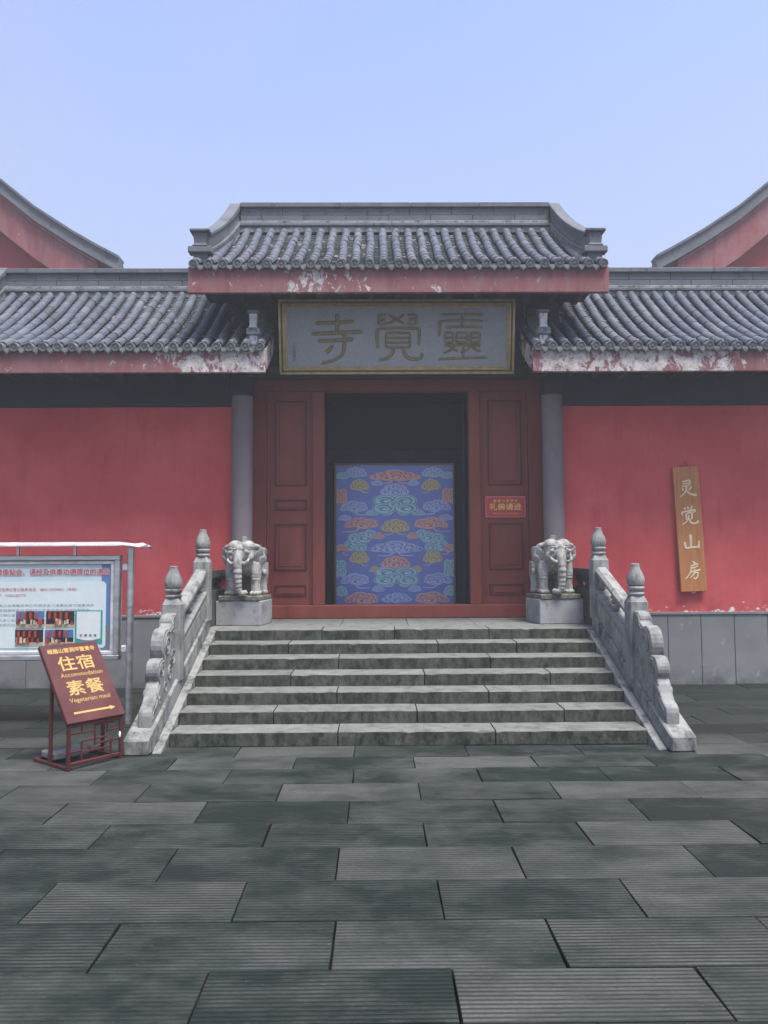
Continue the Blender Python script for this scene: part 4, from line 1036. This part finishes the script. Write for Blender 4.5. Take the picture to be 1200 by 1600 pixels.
def photo(x0, x1, z0, z1, seed, blue=False):
    random.seed(seed)
    ph = sheet(x0, x1, z0, z1, M['photo_dark'], -.004, 'photo')
    w_, h_ = x1 - x0, z1 - z0
    mb = MB()
    def q(a, b, c_, d_, m): mb.box(x0 + a * w_, x0 + b * w_, -.0062 - .0003 * len(mb.f), -.0042, z0 + c_ * h_, z0 + d_ * h_, m)
    if blue: q(0, .35, .45, 1, 2); q(.65, 1, .5, 1, 2)
    q(0, 1, 0, .22, 1)
    for i in range(12):
        x = random.uniform(.03, .92); q(x, x + random.uniform(.03, .08), .15 + random.uniform(0, .1), .35 + random.uniform(0, .2), random.choice([0, 0, 1, 1]))
    for i in range(4):
        x = .12 + .2 * i; q(x, x + .05, .55, .92, 0)
    mb.build('photo_print', [M['photo_red'], M['photo_sand'], M['photo_blue']], ph)
px_ = lambda p: -0.0160 + p * 0.006675; pz_ = lambda p: 1.1800 + (p - 950) * -0.006633     # layout units of the printed sheet
photo(px_(25.5), px_(69), pz_(978), pz_(952), 1, True); photo(px_(72), px_(116), pz_(978), pz_(952), 2)
photo(px_(24.5), px_(68), pz_(1006), pz_(981), 5); photo(px_(71), px_(115), pz_(1006), pz_(981), 4, True)
sheet(px_(117), px_(160), pz_(1004), pz_(951), M['print_teal'], -.004); sheet(px_(120), px_(157), pz_(995), pz_(953), M['print_white'], -.006)
MB().prismy([(px_(120) + .01 + (px_(157) - px_(120) - .02) * i / 8, pz_(995) - .02 * math.sin(math.pi * i / 8)) for i in range(9)], -.0066, -.006).build('print', M['print_white'], po)
for i, kk in enumerate(('print_grey', 'print_red', 'print_teal', 'poster_blue')):
    MB().prismy([(px_(127 + i * 7.3) + .014 * math.cos(a * math.pi / 6), pz_(990) + .014 * math.sin(a * math.pi / 6)) for a in range(12)], -.0085, -.0078).build('badge', M[kk], po)
pt('随喜功德', .03, px_(138.5), pz_(957), M['print_grey'])
# pane of glass over the poster
gm = bpy.data.materials.new('pane_glass'); gm.use_nodes = True; gt = gm.node_tree
gt.nodes.remove(gt.nodes['Principled BSDF'])
ga = gt.nodes.new('ShaderNodeBsdfTransparent'); gl_ = gt.nodes.new('ShaderNodeBsdfGlossy'); gf = gt.nodes.new('ShaderNodeLayerWeight'); gpw = gt.nodes.new('ShaderNodeMath'); gpw.operation = 'POWER'; gpw.inputs[1].default_value = 4.0; gma = gt.nodes.new('ShaderNodeMath'); gma.operation = 'MULTIPLY_ADD'; gma.inputs[1].default_value = .8; gma.inputs[2].default_value = .04; gx = gt.nodes.new('ShaderNodeMixShader')
ga.inputs[0].default_value = (.94, .96, .96, 1); gl_.inputs['Roughness'].default_value = .03; gf.inputs[0].default_value = .5; gt.links.new(gf.outputs['Facing'], gpw.inputs[0]); gt.links.new(gpw.outputs[0], gma.inputs[0])
gt.links.new(gma.outputs[0], gx.inputs[0]); gt.links.new(ga.outputs[0], gx.inputs[1]); gt.links.new(gl_.outputs[0], gx.inputs[2]); gt.links.new(gx.outputs[0], gt.nodes['Material Output'].inputs[0])
MB().add([(PL_ - .01, -.030, PB - .01), (PR_ + .01, -.030, PB - .01), (PR_ + .01, -.030, PT + .01), (PL_ - .01, -.030, PT + .01)], [(0, 1, 2, 3)]).build('glass_pane', gm, nb)

# ------------------------------------------------------------------ elephants on their pedestals
def elephant_mesh():
    mb = MB()
    mb.ell((0, .04, .425), (.195, .235, .19), 20)                      # barrel of the body
    mb.ell((0, .12, .46), (.17, .16, .17), 18)
    mb.ell((0, -.07, .435), (.195, .13, .175), 18)                        # chest and shoulders
    for sx in (-1, 1):
        mb.tube([(sx * .145, -.09, .40), (sx * .158, -.105, .27), (sx * .160, -.11, .16), (sx * .160, -.11, .02)], [.080, .070, .057, .062], 14)
        mb.tube([(sx * .14, .16, .40), (sx * .158, .165, .25), (sx * .160, .165, .13), (sx * .160, .165, .02)], [.095, .078, .059, .064], 14)
        for y in (-.11, .165):
            mb.tube([(sx * .160, y, .02), (sx * .160, y, .050)], .072, 14)
            for a in (-.045, 0, .045): mb.ell((sx * .160 + a * .9, y - .062, .032), (.022, .02, .026), 8)
        for i in range(3): mb.tube([(sx * .158 + .058 * math.cos(t * .6), -.108 - .062 * math.sin(t * .6), .19 + i * .036 + .014 * math.sin(t * .6)) for t in range(6)], .009, 6)
        rot = Matrix.Rotation(sx * R(30), 3, 'Y') @ Matrix.Rotation(sx * R(-35), 3, 'Z')          # ears hang like folded leaves
        mb.ell((sx * .222, -.10, .50), (.022, .085, .105), 14, rot=rot)
        mb.ell((sx * .242, -.095, .43), (.020, .060, .070), 12, rot=rot)
        mb.tube([(sx * .15, -.15, .615), (sx * .205, -.14, .60), (sx * .245, -.105, .55), (sx * .265, -.10, .47)], [.030, .030, .024, .016], 8)
        mb.ell((sx * .078, -.175, .605), (.092, .105, .078), 16)          # twin domes of the skull
        mb.ell((sx * .112, -.225, .470), (.058, .060, .058), 14)          # cheek
        mb.ell((sx * .112, -.288, .535), (.030, .022, .024), 12)          # eye
        mb.tube([(sx * .055, -.290, .572), (sx * .105, -.305, .585), (sx * .155, -.265, .560)], .010, 6)    # brow
        mb.tube([(sx * .050, -.295, .405), (sx * .085, -.322, .395), (sx * .122, -.318, .425), (sx * .138, -.295, .460)], [.024, .024, .020, .012], 8)   # tusk
    mb.ell((0, -.165, .515), (.168, .140, .150), 20)                    # head
    mb.ell((0, -.285, .550), (.045, .035, .080), 12)                    # bridge of the nose
    tp = smooth_pts([(0, -.270, .52), (.0, -.312, .43), (.004, -.328, .31), (.004, -.322, .19), (.008, -.310, .09), (.030, -.304, .045), (.075, -.298, .042), (.11, -.292, .060)], 6)
    n = len(tp); rr = []
    for i in range(n):
        u = i / (n - 1); r = .036 * (1 - u) ** 1.1 + .027
        rr.append(r * (1 + (.10 * math.sin(i * 2.1) if u > .25 else 0)))
    mb.tube(tp, rr, 14)
    mb.ell((0, .05, .60), (.17, .19, .05), 16)                          # saddle cloth
    mb.tube([(-.06, .10, .60), (-.06, .10, .735)], [.045, .036], 12)    # stump of the rider's seat
    mb.tube([(0, .27, .48), (.02, .29, .36), (.03, .285, .22)], [.025, .018, .022], 8)   # tail
    mb.ell((.205, .10, .28), (.03, .04, .04), 10); mb.ell((-.205, .10, .28), (.03, .04, .04), 10)
    me = mb.mesh('raw', M['statue'])
    o = bpy.data.objects.new('raw', me); C.objects.link(o)
    rm = o.modifiers.new('r', 'REMESH'); rm.mode = 'VOXEL'; rm.voxel_size = .006
    sm = o.modifiers.new('s', 'SMOOTH'); sm.iterations = 2; sm.factor = .5
    dg = bpy.context.evaluated_depsgraph_get(); dg.update()
    out = bpy.data.meshes.new_from_object(o.evaluated_get(dg)); bpy.data.objects.remove(o)
    out.name = 'elephant_body'; out.materials.clear(); out.materials.append(M['statue'])
    out.polygons.foreach_set('use_smooth', [True] * len(out.polygons))
    return out
EL = elephant_mesh()
EL2 = EL.copy(); EL2.transform(Matrix.Diagonal((-1, 1, 1, 1))); EL2.flip_normals()
for sx, me in ((-1, EL), (1, EL2)):
    side = 'left' if sx < 0 else 'right'
    tag(MB().box(-.29, .29, -.255, .255, 0, .305).build('pedestal', M['plinth'], None, bevel=.008, loc=(sx * 1.985, 9.90, PZ), rot=(0, 0, R(sx * 9))),
        'grey stone block pedestal under the %s elephant statue' % side, 'pedestal', 'elephant pedestals')
    es = thing('elephant_statue', 'white marble elephant statue on the %s side of the temple door' % side, 'statue', (sx * 1.975, 9.89, PZ + .306), R(sx * 9), 'elephant statues guarding the door'); es.scale = (1.03,) * 3
    link('body', me, es, (0, .03, .055))
    MB().box(-.26, .26, -.25, .255, 0, .06).build('base', M['moss'], es, bevel=.01)

# ------------------------------------------------------------------ haze
hm = bpy.data.materials.new('mist'); hm.use_nodes = True; ht = hm.node_tree
ht.nodes.remove(ht.nodes['Principled BSDF'])
pvn = ht.nodes.new('ShaderNodeVolumePrincipled'); pvn.inputs['Color'].default_value = (.90, .94, 1.0, 1); pvn.inputs['Density'].default_value = HAZE
pvn.inputs['Anisotropy'].default_value = .2
ht.links.new(pvn.outputs[0], ht.nodes['Material Output'].inputs['Volume'])
tag(MB().box(-56, 56, -41, 61, -1.6, 13.0).build('haze', hm), kind='stuff')
